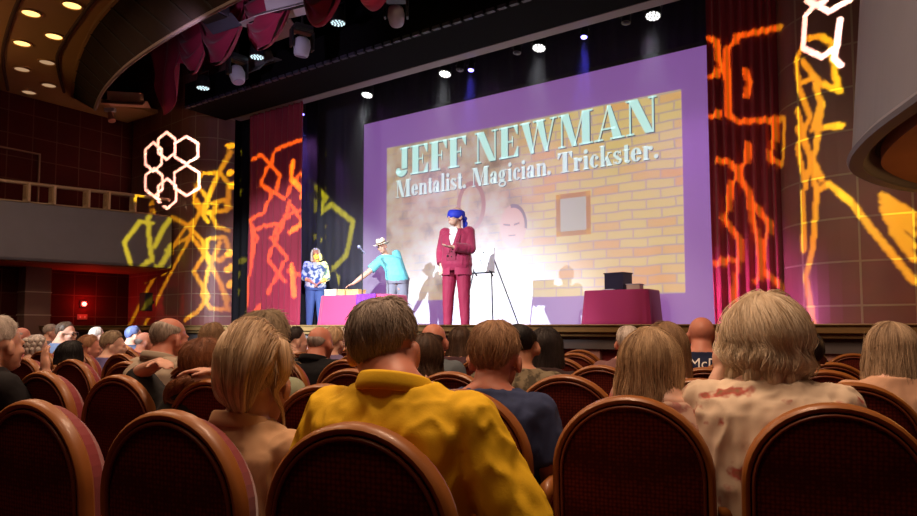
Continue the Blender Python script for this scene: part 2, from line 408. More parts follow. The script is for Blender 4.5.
# ------------------------------------------------------------------ right balcony
RB = [(1.6, -6.5), (1.5, 0), (1.05, 2.2), (.42, 3.5), (.07, 4.4), (-.21, 5.1), (-.38, 5.8), (-.38, 6.4), (-.15, 7.2), (.3, 7.9), (.9, 8.3)]
o = loft('wall_balcony_right', RB, [(.0, BZ0+.0), (.10, BZ0+1.3), (.26, BZ0+1.34), (.26, BZ0+.2), (.07, BZ0)], M_balc); struct(o)
o = loft('trim_6', RB, [(-.015, BZ0-.01), (-.03, BZ0+.02), (.0, BZ0+.06), (.08, BZ0+.05), (.08, BZ0-.01)], M_balc); struct(o)
o = loft('ceiling_balcony_recess', RB, [(.05, BZ0+.10), (.05, BZ0+.14), (.30, BZ0+.14), (.30, BZ0+.10)], M_balcd); struct(o)
o = loft('floor_balcony_right', RB, [(.20, BZ0+.0), (.20, BZ0+.2), (3.2, BZ0+.2), (3.2, BZ0+.0)], M_soffit); struct(o)
# ------------------------------------------------------------------ under the left balcony
def on_left_wall(px, py):            # wall u=-15.5
    d = ray(px, py); du = d.x*CU-d.y*SU; return O3+d*(-15.5/du)
q = on_left_wall(83, 304); SW = toS(q)
t = thing('red_signal_lamp', 'small glowing red lamp on the dark red wall under the balcony', 'lamp', S(-15.5, SW.y, SW.z), STAGE_RZ)
MB().box((.02, 0, 0), (.04, .16, .16)).build('back_plate', M_blackp, t, bevel=.01)
MB().sph((.06, 0, 0), (.045, .05, .05)).build('lamp_globe', emat('red_lamp', (1, .04, .03), 30), t, smooth=True)
point('red_lamp_light', S(-15.25, SW.y, SW.z), 10, (1, .03, .02), .05)
q = toS(on_left_wall(82, 317)); t = thing('wall_switch_plate', 'small pale plate on the dark wall just under the red lamp', 'plate', S(-15.5, q.y, q.z), STAGE_RZ)
MB().box((.01, 0, 0), (.02, .22, .12)).build('plate', mat('plate_pink', (.35, .14, .12), .5), t, bevel=.005)
MB().box((.024, -.05, 0), (.01, .03, .05)).box((.024, .05, 0), (.01, .03, .05)).build('switch', M_white, t)
q = toS(on_left_wall(42, 320)); t = thing('wall_notice', 'small pale notice on the wall beside the grey pilaster under the balcony', 'notice', S(-15.5, q.y, q.z), STAGE_RZ)
MB().box((.008, 0, 0), (.016, .3, .12)).build('notice_board', M_grey, t)
MB().box((.018, 0, 0), (.006, .24, .07)).build('notice_sheet', mat('sheet_pink', (.4, .2, .18), .6), t)
# pilaster
d = toS(on_left_wall(30, 300)); o = MB().box((0, 0, 0), (.35, .5, 2.55)).xf(SM(-15.3, d.y, 1.28)).build('column_under_balcony', mat('pilaster_grey', (.22, .12, .10), .5), bevel=.01); struct(o)
b = MB()
for zz in (1.02, 1.5, 1.98): b.box((0, 0, zz-1.28), (.37, .52, .02))
struct(b.xf(SM(-15.3, d.y, 1.28)).build('trim_7', mat('joint_light', (.5, .4, .33), .5)))
# dark door outline on the upper wall
q0 = toS(on_left_wall(40, 154)); q1 = toS(on_left_wall(-12, 150))
b = MB(); z0, z1 = 3.6, q0.z
for (va, vb, za, zb) in ((q0.y-.03, q0.y, z0, z1), (q1.y, q0.y, z1-.03, z1)): b.box((0, (va+vb)/2, (za+zb)/2), (.05, vb-va, zb-za))
struct(b.xf(SM(-15.48, 0, 0)).build('door_frame_upper', mat('joint_tan', (.3, .16, .1), .5)))
# loudspeaker at the left wall corner, patterned by the projected light
def wall_box(name, label, px, py, v, w, h, dd, mats):
    p = onV(px, py, v); t = thing(name, label, 'loudspeaker', p, STAGE_RZ)
    MB().box((0, 0, 0), (w, dd, h)).build('cabinet', M_blackp, t, bevel=.01)
    MB().box((0, -dd/2-.004, 0), (w*.86, .01, h*.9)).build('grille', mat('speaker_grille', (.05, .05, .05), .7, noise_s=80, amt=.6), t)
    b = MB(); b.box((0, dd/2+.04, 0), (.06, .1, .06)); b.build('bracket', M_metal, t)
wall_box('wall_loudspeaker', 'black box loudspeaker on the tile wall low beside the left curtain, streaked with yellow light', 146, 302, 8.1, .26, .40, .16, None)
wall_box('small_wall_loudspeaker', 'very small dark loudspeaker under the end of the grey balcony', 151, 257, 8.08, .12, .12, .1, None)
# ================================================================== CURTAINS
def velvet(name, col): return mat(name, col, .75, sheen=.3, noise_s=3, amt=.15, bump=.15, bump_s=200)
M_cur = velvet('curtain_red', (.30, .020, .055)); M_swag = velvet('swag_red', (.42, .02, .08))
def curtain(name, label, u0, u1, v, z0, z1, folds, m, amp=.07, flare=0, parent=None, cat='curtain', seed=0):
    nx = folds*10; nz = 26; b = MB(); rs = []
    rnd = random.Random(seed); ph = [rnd.uniform(-.5, .5) for _ in range(folds+3)]
    am = [rnd.uniform(.6, 1.25) for _ in range(folds+3)]
    for k in range(nz+1):
        t = k/nz; z = z1+(z0-z1)*t; front = []; back = []
        for i in range(nx+1):
            s = i/nx; f = s*folds; j = int(min(f, folds-1e-6)); w = am[j]*(1-(f-j))+am[j+1]*(f-j)
            a = amp*w*(.55+.45*t)*math.sin(2*PI*(f+.25*ph[j]*(1-t))+noise.noise(Vector((s*3, t*1.5, seed)))*1.2)
            uu = u0+(u1-u0)*s+flare*(1-s)*t**3+.02*noise.noise(Vector((s*9, t*2, seed+5)))
            vv = v+a
            front.append(S(uu, vv, z)); back.append(S(uu, vv+.012, z))
        rs.append(front+back[::-1])
    b.rings(rs); o = b.build(name, m, smooth=True)
    if label: tag(o, label, cat)
    return o
uL0 = sv(248, 250, 9).x; uL1 = sv(301, 250, 9).x; uR0 = sv(711, 250, 8.85).x; uR1 = sv(801, 250, 8.85).x
curtain('stage_curtain', 'magenta red velvet curtain at the left of the stage with orange hexagon light on it', uL0, uL1, 9.0, 1.2, HZ+.1, 9, M_cur, .06, 0, seed=3)
curtain('stage_curtain', 'tall dark red velvet curtain at the right of the stage beside the tile wall', uR0, uR1+.02, 8.85, 1.2, HZ+1.4, 9, M_cur, .06, .03, seed=8)
a0 = sv(229, 200, 9.6).x; a1 = sv(252, 200, 9.6).x
curtain('black_leg_curtain', 'narrow black leg curtain between the left tile wall and the red curtain', a0-.2, a1, 9.6, 1.2, HZ+.6, 4, M_black, .03, seed=2)
a0 = sv(298, 200, 10.0).x; a1 = sv(317, 200, 10.0).x
curtain('black_leg_curtain', 'narrow black leg curtain just right of the left red curtain', a0, a1, 10.0, 1.2, HZ+.6, 3, M_black, .01, seed=4)
a0 = sv(305, 200, 10.35).x; a1 = sv(363, 200, 10.35).x
curtain('navy_masking_curtain', 'dark navy masking curtain left of the projection screen with olive hexagon light', a0, a1, 10.35, 1.2, HZ+.9, 7, M_navy, .008, seed=6)
curtain('black_border_curtain', 'black border curtain hanging above the projection screen', -12.1, -1.15, 11.75, sv(440, 95, 11.75).z-.6, HZ+1.6, 40, mat('border_purple_black', (.02, .014, .03), .9), .03, seed=9)
# ================================================================== PROJECTION SCREEN
SV = 11.3
c0 = sv(364, 125, SV); c1 = sv(707, 44, SV); zT = (c0.z+c1.z)/2; u0, u1 = c0.x, sv(714, 250, SV).x
print('screen', c0, c1, u0, u1, zT)
def scr_mat():
    m, nt, b = nt_new('screen_cloth_purple_lit'); b.inputs['Base Color'].default_value = (.62, .60, .66, 1); b.inputs['Roughness'].default_value = .9
    b.inputs['Specular IOR Level'].default_value = .05
    b.inputs['Emission Color'].default_value = (.38, .15, .58, 1); b.inputs['Emission Strength'].default_value = .48  # purple wash light on the screen, painted in as emission
    return m
scr = thing('projection_screen', 'large white projection screen at the back of the stage showing a brick wall title slide', 'screen', S((u0+u1)/2, SV, 1.2), STAGE_RZ)
W = u1-u0; cu = (u0+u1)/2
MB().box((0, .02, (zT-1.2)/2), (W, .03, zT-1.2)).build('screen_surface', scr_mat(), scr)
MB().box((0, .05, zT-1.2+.04), (W+.1, .09, .08)).build('top_bar', M_blackp, scr); MB().box((0, .05, .02), (W+.1, .06, .04)).build('bottom_bar', M_blackp, scr)
# projected picture: rectangle px (387,152)-(683,84) top, bottom to ~y 300
p0 = sv(387, 152, SV); p1 = sv(681, 84, SV); pb = sv(684, 293, SV)
iu0, iu1, iz1, iz0 = p0.x-cu, p1.x-cu, (p0.z+p1.z)/2-1.2, pb.z-1.2
def scr_xy(px, py): q = sv(px, py, SV); return (q.x-cu, q.z-1.2)
def brick_pic():
    m, nt, b = nt_new('projected_brick_wall')
    uv = N(nt, 'ShaderNodeUVMap'); uv.uv_map = 'UVMap'
    br = N(nt, 'ShaderNodeTexBrick'); br.inputs['Scale'].default_value = 1; br.inputs['Brick Width'].default_value = .50; br.inputs['Row Height'].default_value = .165
    br.inputs['Mortar Size'].default_value = .018; br.inputs['Mortar Smooth'].default_value = .5; br.inputs['Bias'].default_value = -.55
    br.inputs['Color1'].default_value = (.74, .54, .18, 1); br.inputs['Color2'].default_value = (.80, .20, .05, 1); br.inputs['Mortar'].default_value = (.42, .36, .30, 1)
    nz0 = N(nt, 'ShaderNodeTexNoise'); nz0.inputs['Scale'].default_value = 1.5; L(nt, uv.outputs[0], nz0.inputs['Vector'])
    ad = N(nt, 'ShaderNodeVectorMath', operation='MULTIPLY_ADD'); ad.inputs[1].default_value = (.08, .08, 0); L(nt, nz0.outputs['Color'], ad.inputs[0]); L(nt, uv.outputs[0], ad.inputs[2])
    L(nt, ad.outputs[0], br.inputs['Vector'])
    nz = N(nt, 'ShaderNodeTexNoise'); nz.inputs['Scale'].default_value = 1.3; nz.inputs['Detail'].default_value = 6; L(nt, uv.outputs[0], nz.inputs['Vector'])
    sx = N(nt, 'ShaderNodeSeparateXYZ'); L(nt, uv.outputs[0], sx.inputs[0])
    # plaster mass in the left-hand two thirds of the slide
    mr = N(nt, 'ShaderNodeMapRange'); mr.inputs[1].default_value = 3.2; mr.inputs[2].default_value = 4.4; mr.inputs[3].default_value = .85; mr.inputs[4].default_value = 0; L(nt, sx.outputs[0], mr.inputs[0])
    mu = N(nt, 'ShaderNodeMath', operation='MULTIPLY_ADD'); mu.inputs[1].default_value = 2.2; mu.inputs[2].default_value = -1.0; L(nt, nz.outputs[0], mu.inputs[0])
    a2 = N(nt, 'ShaderNodeMath', operation='ADD', use_clamp=True); L(nt, mu.outputs[0], a2.inputs[0]); L(nt, mr.outputs[0], a2.inputs[1])
    m2 = N(nt, 'ShaderNodeMath', operation='MULTIPLY'); L(nt, a2.outputs[0], m2.inputs[0]); L(nt, mr.outputs[0], m2.inputs[1])
    cr = N(nt, 'ShaderNodeValToRGB'); e = cr.color_ramp.elements; e[0].position = .35; e[0].color = (.17, .12, .11, 1); e[1].position = .62; e[1].color = (.56, .50, .42, 1)
    x = e.new(.5); x.color = (.50, .37, .26, 1)
    nz3 = N(nt, 'ShaderNodeTexNoise'); nz3.inputs['Scale'].default_value = 2.6; nz3.inputs['Detail'].default_value = 7; L(nt, uv.outputs[0], nz3.inputs['Vector'])
    L(nt, nz3.outputs[0], cr.inputs[0])
    mx = N(nt, 'ShaderNodeMix', data_type='RGBA'); L(nt, m2.outputs[0], mx.inputs[0]); L(nt, br.outputs['Color'], mx.inputs[6]); L(nt, cr.outputs[0], mx.inputs[7])
    b.inputs['Base Color'].default_value = (.6, .58, .64, 1); b.inputs['Roughness'].default_value = .9; b.inputs['Specular IOR Level'].default_value = .05
    L(nt, mx.outputs[2], b.inputs['Emission Color']); b.inputs['Emission Strength'].default_value = .80
    return m
def pmat(name, c, s=.62):
    m = mat(name, (.6, .58, .64), .9, spec=.05, emis=c, es=s); return m
def flat(polys, y, mats, name, parent, mis=None, uvf=None):
    b = MB()
    for k, p in enumerate(polys):
        vs = [(x, y, z) for x, z in p]
        b.add(vs, [tuple(range(len(p)))], mis[k] if mis else 0, [(x-iu0, z) for x, z in p])
    return b.build(name, mats, parent)
sbox = [(iu0, iz0-.0), (iu1, iz0), (iu1, iz1), (iu0, iz1)]
# the slide goes down to the stage at the left of its lower edge, where it is washed out by the light
pic = flat([[(iu0, iz0), (iu1, iz0), (iu1, iz1), (iu0, iz1)]], -.001, brick_pic(), 'projected_slide', scr)
def ell(cx, cz, rx, rz, n=28, a0=0, a1=2*PI): return [(cx+rx*math.cos(a0+(a1-a0)*i/n), cz+rz*math.sin(a0+(a1-a0)*i/n)) for i in range(n)]
def ringpoly(cx, cz, rx, rz, w, n=28):
    out = []
    for i in range(n):
        a, c = 2*PI*i/n, 2*PI*(i+1)/n
        out.append([(cx+rx*math.cos(a), cz+rz*math.sin(a)), (cx+rx*math.cos(c), cz+rz*math.sin(c)), (cx+(rx-w)*math.cos(c), cz+(rz-w)*math.sin(c)), (cx+(rx-w)*math.cos(a), cz+(rz-w)*math.sin(a))])
    return out
# golden picture frame in the slide
fx0, fz1 = scr_xy(556, 195); fx1, fz0 = scr_xy(591, 234)
G = []
w = .09
for (a, bb, c, d) in ((fx0, fx1, fz1-w, fz1), (fx0, fx1, fz0, fz0+w), (fx0, fx0+w, fz0, fz1), (fx1-w, fx1, fz0, fz1)): G.append([(a, c), (bb, c), (bb, d), (a, d)])
q = flat(G, -.002, pmat('slide_gold', (.62, .30, .06)), 'slide_gold_frame', scr)
q = flat([[(fx0+w, fz0+w), (fx1-w, fz0+w), (fx1-w, fz1-w), (fx0+w, fz1-w)]], -.002, pmat('slide_pale', (.62, .60, .48)), 'slide_frame_picture', scr)
cx, cz = scr_xy(471, 206)
flat(ringpoly(cx, cz, .36, .52, .10), -.002, pmat('slide_ring', (.50, .22, .14), .6), 'slide_round_arch', scr)
hx, hz = scr_xy(513, 226)
flat([ell(hx, hz, .30, .42)], -.002, pmat('slide_head', (.85, .50, .38), .62), 'slide_head', scr)
flat([[(hx+.32*math.cos(a), hz+.44*math.sin(a)) for a in [R(-10+10*i) for i in range(12)]]+[(hx+.26*math.cos(a), hz+.36*math.sin(a)) for a in [R(100-10*i) for i in range(12)]]], -.003, pmat('slide_hair', (.22, .16, .17), .6), 'slide_head_hair', scr)
flat([[(hx-.22, hz+.03), (hx-.06, hz+.0), (hx-.06, hz+.04), (hx-.22, hz+.07)], [(hx+.02, hz+.0), (hx+.15, hz+.03), (hx+.15, hz+.07), (hx+.02, hz+.04)], [(hx-.1, hz-.2), (hx+.06, hz-.2), (hx+.06, hz-.17), (hx-.1, hz-.17)]], -.004, pmat('slide_features', (.25, .14, .12), .6), 'slide_face_features', scr)
0 and flat([ell(hx+.35, hz-1.25, 1.15, .95, 24, 0, PI)], -.0015, pmat('slide_shoulders', (.66, .60, .52), .62), 'slide_shoulders', scr)
# ---- lettering: fat-face serif glyphs
def rc(x0, y0, x1, y1): return [(x0, y0), (x1, y0), (x1, y1), (x0, y1)]
def bowl(cx, cy, rx, ry, ix, iy, a0=0, a1=360, n=22):
    o = []
    for i in range(n):
        a, c = R(a0+(a1-a0)*i/n), R(a0+(a1-a0)*(i+1)/n)
        o.append([(cx+rx*math.cos(a), cy+ry*math.sin(a)), (cx+rx*math.cos(c), cy+ry*math.sin(c)), (cx+ix*math.cos(c), cy+iy*math.sin(c)), (cx+ix*math.cos(a), cy+iy*math.sin(a))])
    return o
def disc(cx, cy, r): return [[(cx+r*math.cos(2*PI*i/14), cy+r*math.sin(2*PI*i/14)) for i in range(14)]]
h = .048     # hairline
X = .64      # x-height
GL = {
 'J': (.62, [rc(.18, 1-h, .62, 1), rc(.27, .25, .52, 1)]+bowl(.26, .2, .26, .22, .0, .18, 180, 360)+disc(.11, .19, .11)),
 'E': (.80, [rc(0, 0, .78, h), rc(0, 1-h, .76, 1), rc(.09, 0, .36, 1), rc(.36, .48, .56, .48+h), rc(.53, .34, .56, .66), [(.78, 0), (.78, .32), (.75, .32), (.6, h), (.6, 0)], [(.76, 1), (.76, .7), (.73, .7), (.6, 1-h), (.6, 1)]]),
 'F': (.74, [rc(0, 0, .46, h), rc(0, 1-h, .74, 1), rc(.09, 0, .36, 1), rc(.36, .48, .54, .48+h), rc(.51, .34, .54, .66), [(.74, 1), (.74, .7), (.71, .7), (.58, 1-h), (.58, 1)]]),
 'N': (.98, [rc(0, 0, .26, h), rc(0, 1-h, .26, 1), rc(.11, 0, .11+h, 1), [(.08, 1), (.38, 1), (.87, 0), (.62, 0)], rc(.84, 0, .84+h, 1), rc(.72, 1-h, .98, 1)]),
 'W': (1.42, [rc(0, 1-h, .4, 1), [(.06, 1), (.34, 1), (.56, 0), (.42, 0)], [(.46, 0), (.5, 0), (.74, 1), (.70, 1)], rc(.52, 1-h, .98, 1), [(.62, 1), (.9, 1), (1.1, 0), (.96, 0)], [(1.0, 0), (1.05, 0), (1.33, 1), (1.28, 1)], rc(1.16, 1-h, 1.42, 1)]),
 'M': (1.24, [rc(0, 0, .26, h), rc(0, 1-h, .24, 1), rc(.11, 0, .11+h, 1), [(.1, 1), (.38, 1), (.68, 0), (.50, 0)], [(.56, 0), (.60, 0), (.92, 1), (.88, 1)], rc(.86, 0, 1.13, 1), rc(.76, 0, 1.24, h), rc(.9, 1-h, 1.24, 1)]),
 'A': (1.02, [rc(0, 0, .3, h), [(.12, 0), (.17, 0), (.5, 1), (.46, 1)], [(.44, 1), (.56, 1), (.93, 0), (.64, 0)], rc(.25, .3, .72, .3+h), rc(.54, 0, 1.02, h)]),
 'T': (.82, [rc(.0, 1-h, .82, 1), rc(.28, 0, .54, 1), rc(.16, 0, .66, h), [(0, 1), (0, .68), (.03, .68), (.2, 1-h)], [(.82, 1), (.82, .68), (.79, .68), (.62, 1-h)]]),
 'e': (.54, bowl(.27, X/2, .27, X/2, .06, X/2-.04, 0, 330)+[rc(.2, X/2, .54, X/2+.05)]),
 'n': (.66, [rc(0, 0, .3, .05), rc(.06, 0, .25, X), rc(0, X-.05, .2, X), rc(.42, 0, .61, X*.72), rc(.36, 0, .66, .05)]+bowl(.4, X*.68, .21, X*.32, .03, X*.25, 0, 150)),
 't': (.36, [rc(.09, .08, .28, .85), rc(0, X-.05, .36, X)]+bowl(.24, .12, .14, .13, .02, .08, 180, 360)),
 'a': (.56, [rc(.28, .0, .47, X*.75)]+bowl(.26, X*.72, .21, X*.29, .04, X*.22, 0, 180)+disc(.1, X*.7, .075)+bowl(.2, .17, .2, .17, .03, .12, 0, 360)+bowl(.48, .08, .1, .08, .06, .05, 180, 360)),
 'l': (.32, [rc(.06, 0, .25, 1), rc(0, 1-.05, .2, 1), rc(0, 0, .32, .05)]),
 'i': (.32, [rc(.06, 0, .25, X), rc(0, X-.05, .2, X), rc(0, 0, .32, .05)]+disc(.155, .86, .11)),
 's': (.44, bowl(.2, X*.72, .2, X*.28, .05, X*.2, 20, 200)+bowl(.24, X*.28, .2, X*.28, .05, X*.2, 200, 380)+[[(.0, X*.66), (.22, X*.66), (.44, X*.32), (.22, X*.32)], rc(.37, X*.66, .40, X), rc(.02, 0, .05, X*.34)]),
 'g': (.56, bowl(.22, X*.66, .22, X*.34, .05, X*.28)+bowl(.25, -.08, .25, .16, .16, .09)+[rc(.04, .08, .4, .18), rc(.3, X-.04, .54, X)]),
 'c': (.48, bowl(.26, X/2, .26, X/2, .07, X/2-.04, 60, 320)+disc(.38, X*.74, .085)),
 'r': (.50, [rc(.06, 0, .25, X), rc(0, X-.05, .2, X), rc(0, 0, .34, .05), rc(.25, X*.75, .34, X*.95)]+disc(.40, X*.8, .10)),
 'k': (.66, [rc(.06, 0, .25, 1), rc(0, .95, .2, 1), rc(0, 0, .3, .05), [(.24, .25), (.28, .25), (.54, X), (.48, X)], rc(.4, X-.05, .64, X), [(.28, .42), (.42, .48), (.64, 0), (.4, 0)], rc(.36, 0, .66, .05)]),
 '.': (.22, disc(.11, .1, .1)),
 'S': (.5, bowl(.24, .74, .24, .26, .1, .2, 20, 220)+bowl(.26, .27, .24, .27, .1, .2, 200, 400)),
 'I': (.3, [rc(.1, 0, .2, 1)]), 
}
def word_polys(w, gap=.05):
    x = 0; out = []
    for ch in w:
        adv, ps = GL[ch]
        for p in ps: out.append([(a+x, c) for a, c in p])
        x += adv+gap
    return out, x-gap
def place_word(w, px0, py0, px1, py1, hcap, sl):
    # px0,py0: baseline start, px1,py1: baseline end (image), hcap: cap height (m)
    ps, wd = word_polys(w); a = scr_xy(px0, py0); c = scr_xy(px1, py1); out = []
    for p in ps:
        out.append([(a[0]+(c[0]-a[0])*x/wd, a[1]+(c[1]-a[1])*x/wd+y*hcap) for x, y in p])
    return out
hc = scr_xy(640, 98)[1]-scr_xy(640, 133.5)[1]
t1 = place_word('JEFF', 396, 177, 466, 165.5, hc, 0)+place_word('NEWMAN', 475, 164, 657, 131, hc, 0)
sh = [[(x+.025, z-.025) for x, z in p] for p in t1]
flat(sh, -.004, pmat('slide_title_shade', (.10, .15, .16), .5), 'title_shadow', scr)
flat(t1, -.006, pmat('slide_title_mint', (.50, .84, .76), .95), 'title_lettering', scr)
hs = scr_xy(560, 153)[1]-scr_xy(560, 173)[1]
t2 = place_word('Mentalist.', 396, 198, 466, 188, hs, 0)+place_word('Magician.', 472, 187, 551, 174.5, hs, 0)+place_word('Trickster.', 558, 173.5, 658.5, 158, hs, 0)
sh = [[(x+.018, z-.018) for x, z in p] for p in t2]
flat(sh, -.004, pmat('slide_title_shade', (.10, .15, .16), .5), 'subtitle_shadow', scr)
flat(t2, -.006, pmat('slide_sub_pale', (.62, .82, .78), .95), 'subtitle_lettering', scr)
# ================================================================== TABLES AND PROPS
M_cloth = mat('tablecloth_magenta', (.50, .035, .13), .7, sheen=.3, bump=.1, bump_s=150)
M_clothlit = mat('tablecloth_purple_lit', (.16, .02, .30), .7)  # purple stage light on the pink cloth, put into the base color
def drape_table(name, label, u, v, hw, hd, h, m, rz=0, seed=1):
    t = thing(name, label, 'table', S(u, v, 1.2), STAGE_RZ+rz)
    n = 96
    def ring(z, k):
        tt = 1-z/h; out = []
        for i in range(n):
            a = 2*PI*i/n; cc, ss = math.cos(a), math.sin(a); e = .24
            x = hw*math.copysign(abs(cc)**e, cc); y = hd*math.copysign(abs(ss)**e, ss)
            fl = 1+tt*.09+tt*.022*math.sin(a*13+seed)*(1+.6*math.sin(a*5+seed*2))
            if k: fl *= k
            out.append(Vector((x*fl, y*fl, z)))
        return out
    rs = [ring(z, None) for z in (.012, .15, .3, .45, h-.04, h-.012)]+[ring(h, .985), ring(h, .5)]
    b = MB(); b.rings(rs, cap=True); b.build('tablecloth', m, t, smooth=True)
    b = MB(); b.box((0, 0, h-.03), (hw*1.8, hd*1.8, .03)); b.build('table_top', M_wood, t)
    for sx in (-1, 1):
        for sy in (-1, 1): MB().cyl((sx*hw*.75, sy*hd*.7, 0), (sx*hw*.75, sy*hd*.7, h-.04), .018).build('leg', M_metal, t)
    return t
a = sv(583, 291, 10.4); c = sv(651, 291, 10.4); TR = drape_table('draped_table', 'table with a magenta cloth at the right of the stage holding a black box', (a.x+c.x)/2, 10.65, (c.x-a.x)/2-.02, .33, a.z-1.2, M_cloth, 0, 1)
hR = a.z
p = sv(619, 290, 10.65)
t = thing('prop_box', 'black box standing on the right-hand magenta table', 'box', S(p.x, 10.62, hR), STAGE_RZ+R(-12))
MB().box((0, 0, .14), (.36, .28, .28)).build('box_body', mat('box_black', (.03, .03, .06), .5), t, bevel=.008)
MB().box((0, 0, .285), (.38, .30, .02)).build('box_lid', mat('box_lid', (.05, .05, .09), .5), t, bevel=.004)
p = sv(635, 288, 10.5)
t = thing('prop_tray', 'small low pale tray beside the black box on the right-hand table', 'tray', S(p.x, 10.5, hR), STAGE_RZ)
MB().box((0, 0, .04), (.22, .18, .08)).build('tray_body', mat('cream_paper', (.75, .62, .45), .6), t, bevel=.005)
MB().box((0, 0, .085), (.24, .2, .015)).build('tray_lid', M_white, t)
p = sv(609, 290, 10.45); t = tag(MB().box((0, 0, .008), (.2, .14, .016)).xf(SM(p.x, 10.45, hR)).build('paper_stack', mat('paper_white', (.8, .8, .85), .7), bevel=.002), 'thin stack of white paper at the front of the right-hand table', 'paper')
# left table
VT = 8.75
a = sv(322, 296, VT); c = sv(376, 296, VT)
TL = drape_table('draped_table', 'table with a bright pink cloth at the left of the stage', (a.x+c.x)/2+.1, VT+.3, (c.x-a.x)/2+.12, .34, a.z-1.2, M_cloth, R(4), 3)
hL = a.z; TLc = (a.x+c.x)/2+.1
b = MB()
n = 14
for i in range(n+1): pass
rs = []
hh = hL-1.2
for k, z in enumerate((hh+.006, hh*.7, hh*.35, .06)):
    rs.append([Vector((.14+.42*i/n, -.345*(1+.11*(1-z/hh))-.035-.014*math.sin(i*1.7), z)) for i in range(n+1)]+[Vector((.56-.42*i/n, -.345*(1+.11*(1-z/hh))-.025-.014*math.sin((n-i)*1.7), z)) for i in range(n+1)])
b.rings(rs); q = b.build('cloth_purple_light', M_clothlit, TL, smooth=True)  # strip standing in for the purple-lit right part of the cloth
M_lw = mat('light_wood', (.62, .42, .16), .5); 
for (px, w, hgt, m, lb, nm2) in ((334, .30, .13, mat('cream_paper', (.75, .62, .45), .6), 'white wooden box at the left end of the pink table', 'white'), (345, .16, .12, M_lw, 'small golden wooden box in the middle of the pink table under the reaching hand', 'gold'), (356, .30, .11, M_lw, 'low golden wooden box at the right end of the pink table', 'tan')):
    p = sv(px, 290, VT+.25); t = thing('wooden_box', lb, 'box', S(p.x, VT+.25, hL), STAGE_RZ)
    MB().box((0, 0, hgt/2-.01), (w, .2, hgt-.02)).build('box_body', m, t, bevel=.004)
    MB().box((0, 0, hgt-.01), (w+.015, .215, .02)).build('box_lid', m, t, bevel=.003)
    MB().box((0, -.108, hgt*.6), (.03, .01, .02)).build('clasp', M_rail, t)
# mic stand
p = sv(362, 320, 8.9); t = thing('microphone_stand', 'thin dark microphone stand between the pink table and the straw-hatted person', 'microphone stand', S(p.x, 8.9, 1.2), STAGE_RZ)
zt = sv(362, 252, 8.9).z-1.2
b = MB(); b.cyl((0, 0, 0), (0, 0, .03), .13, .12, 20); b.build('base', M_metal, t)
MB().cyl((0, 0, .02), (0, 0, zt), .013, .010, 10).build('pole', M_metal, t)
b = MB(); b.cyl((0, 0, zt-.03), (-.03, -.04, zt+.06), .018); b.build('clip', M_metal, t)
m = thing('microphone', 'round-topped microphone on the thin stand beside the straw-hatted person', 'microphone', S(p.x, 8.9, 1.2+zt+.02), STAGE_RZ)
MB().cyl((.02, .04, -.05), (-.03, -.04, .05), .016, .02).build('handle', mat('mic_grey', (.2, .2, .3), .4), m)
MB().sph((-.04, -.05, .07), .038).build('grille', mat('mic_grille', (.3, .32, .5), .4, metal=.5), m, smooth=True)
# easel with board
EVv = 9.5
def ex(px, py): q = sv(px, py, EVv); return Vector((q.x, q.z))
c = ex(486, 262); t = thing('easel', 'thin black easel standing right of the man in the magenta suit', 'easel', S(c.x, EVv, 1.2), STAGE_RZ)
def el(px, py, y=0): q = ex(px, py); return Vector((q.x-c.x, y, q.y-1.2))
for (a, b_, y0, y1) in (((478, 252), (468, 324), 0, -.22), ((491, 252), (500, 324), 0, -.22), ((489, 250), (507, 324), .05, .45)):
    A = el(*a, y0); Bq = el(*b_, y1); Bq.z = 0; MB().cyl(A, Bq, .011, .011, 8).build('leg', M_metal, t)
MB().box(el(485, 273, -.06), (.42, .07, .02)).build('ledge', M_metal, t)
MB().cyl(el(475, 270, -.05), el(479, 276, -.07), .014).cyl(el(491, 270, -.05), el(495, 276, -.07), .014).build('clip', M_metal, t)
w0 = el(476, 250, -.04); w1 = el(496, 272, -.04)
bd = thing('drawing_board', 'white drawing pad on the easel with small grey marks', 'board', S(c.x, EVv, 1.2), STAGE_RZ)
MB().box(((w0.x+w1.x)/2, -.055, (w0.z+w1.z)/2), (w1.x-w0.x, .02, w0.z-w1.z)).build('pad', mat('pad_white', (.85, .85, .9), .8), bd)
o = []
for w_, x0 in (('N', -.10), ('I', .0), ('S', .05)):
    for q in GL[w_][1]: o.append([((w0.x+w1.x)/2+x0+x*.09, w1.z+.13+z*.10) for x, z in q])
flat(o, -.067, mat('pad_ink', (.35, .35, .42), .8), 'marks', bd)
q = MB().cyl((0, 0, 0), (0, -.01, 0), .012).xf(Matrix.Translation(((w0.x+w1.x)/2, -.066, w0.z-.06))).build('magnet', M_metal, bd)
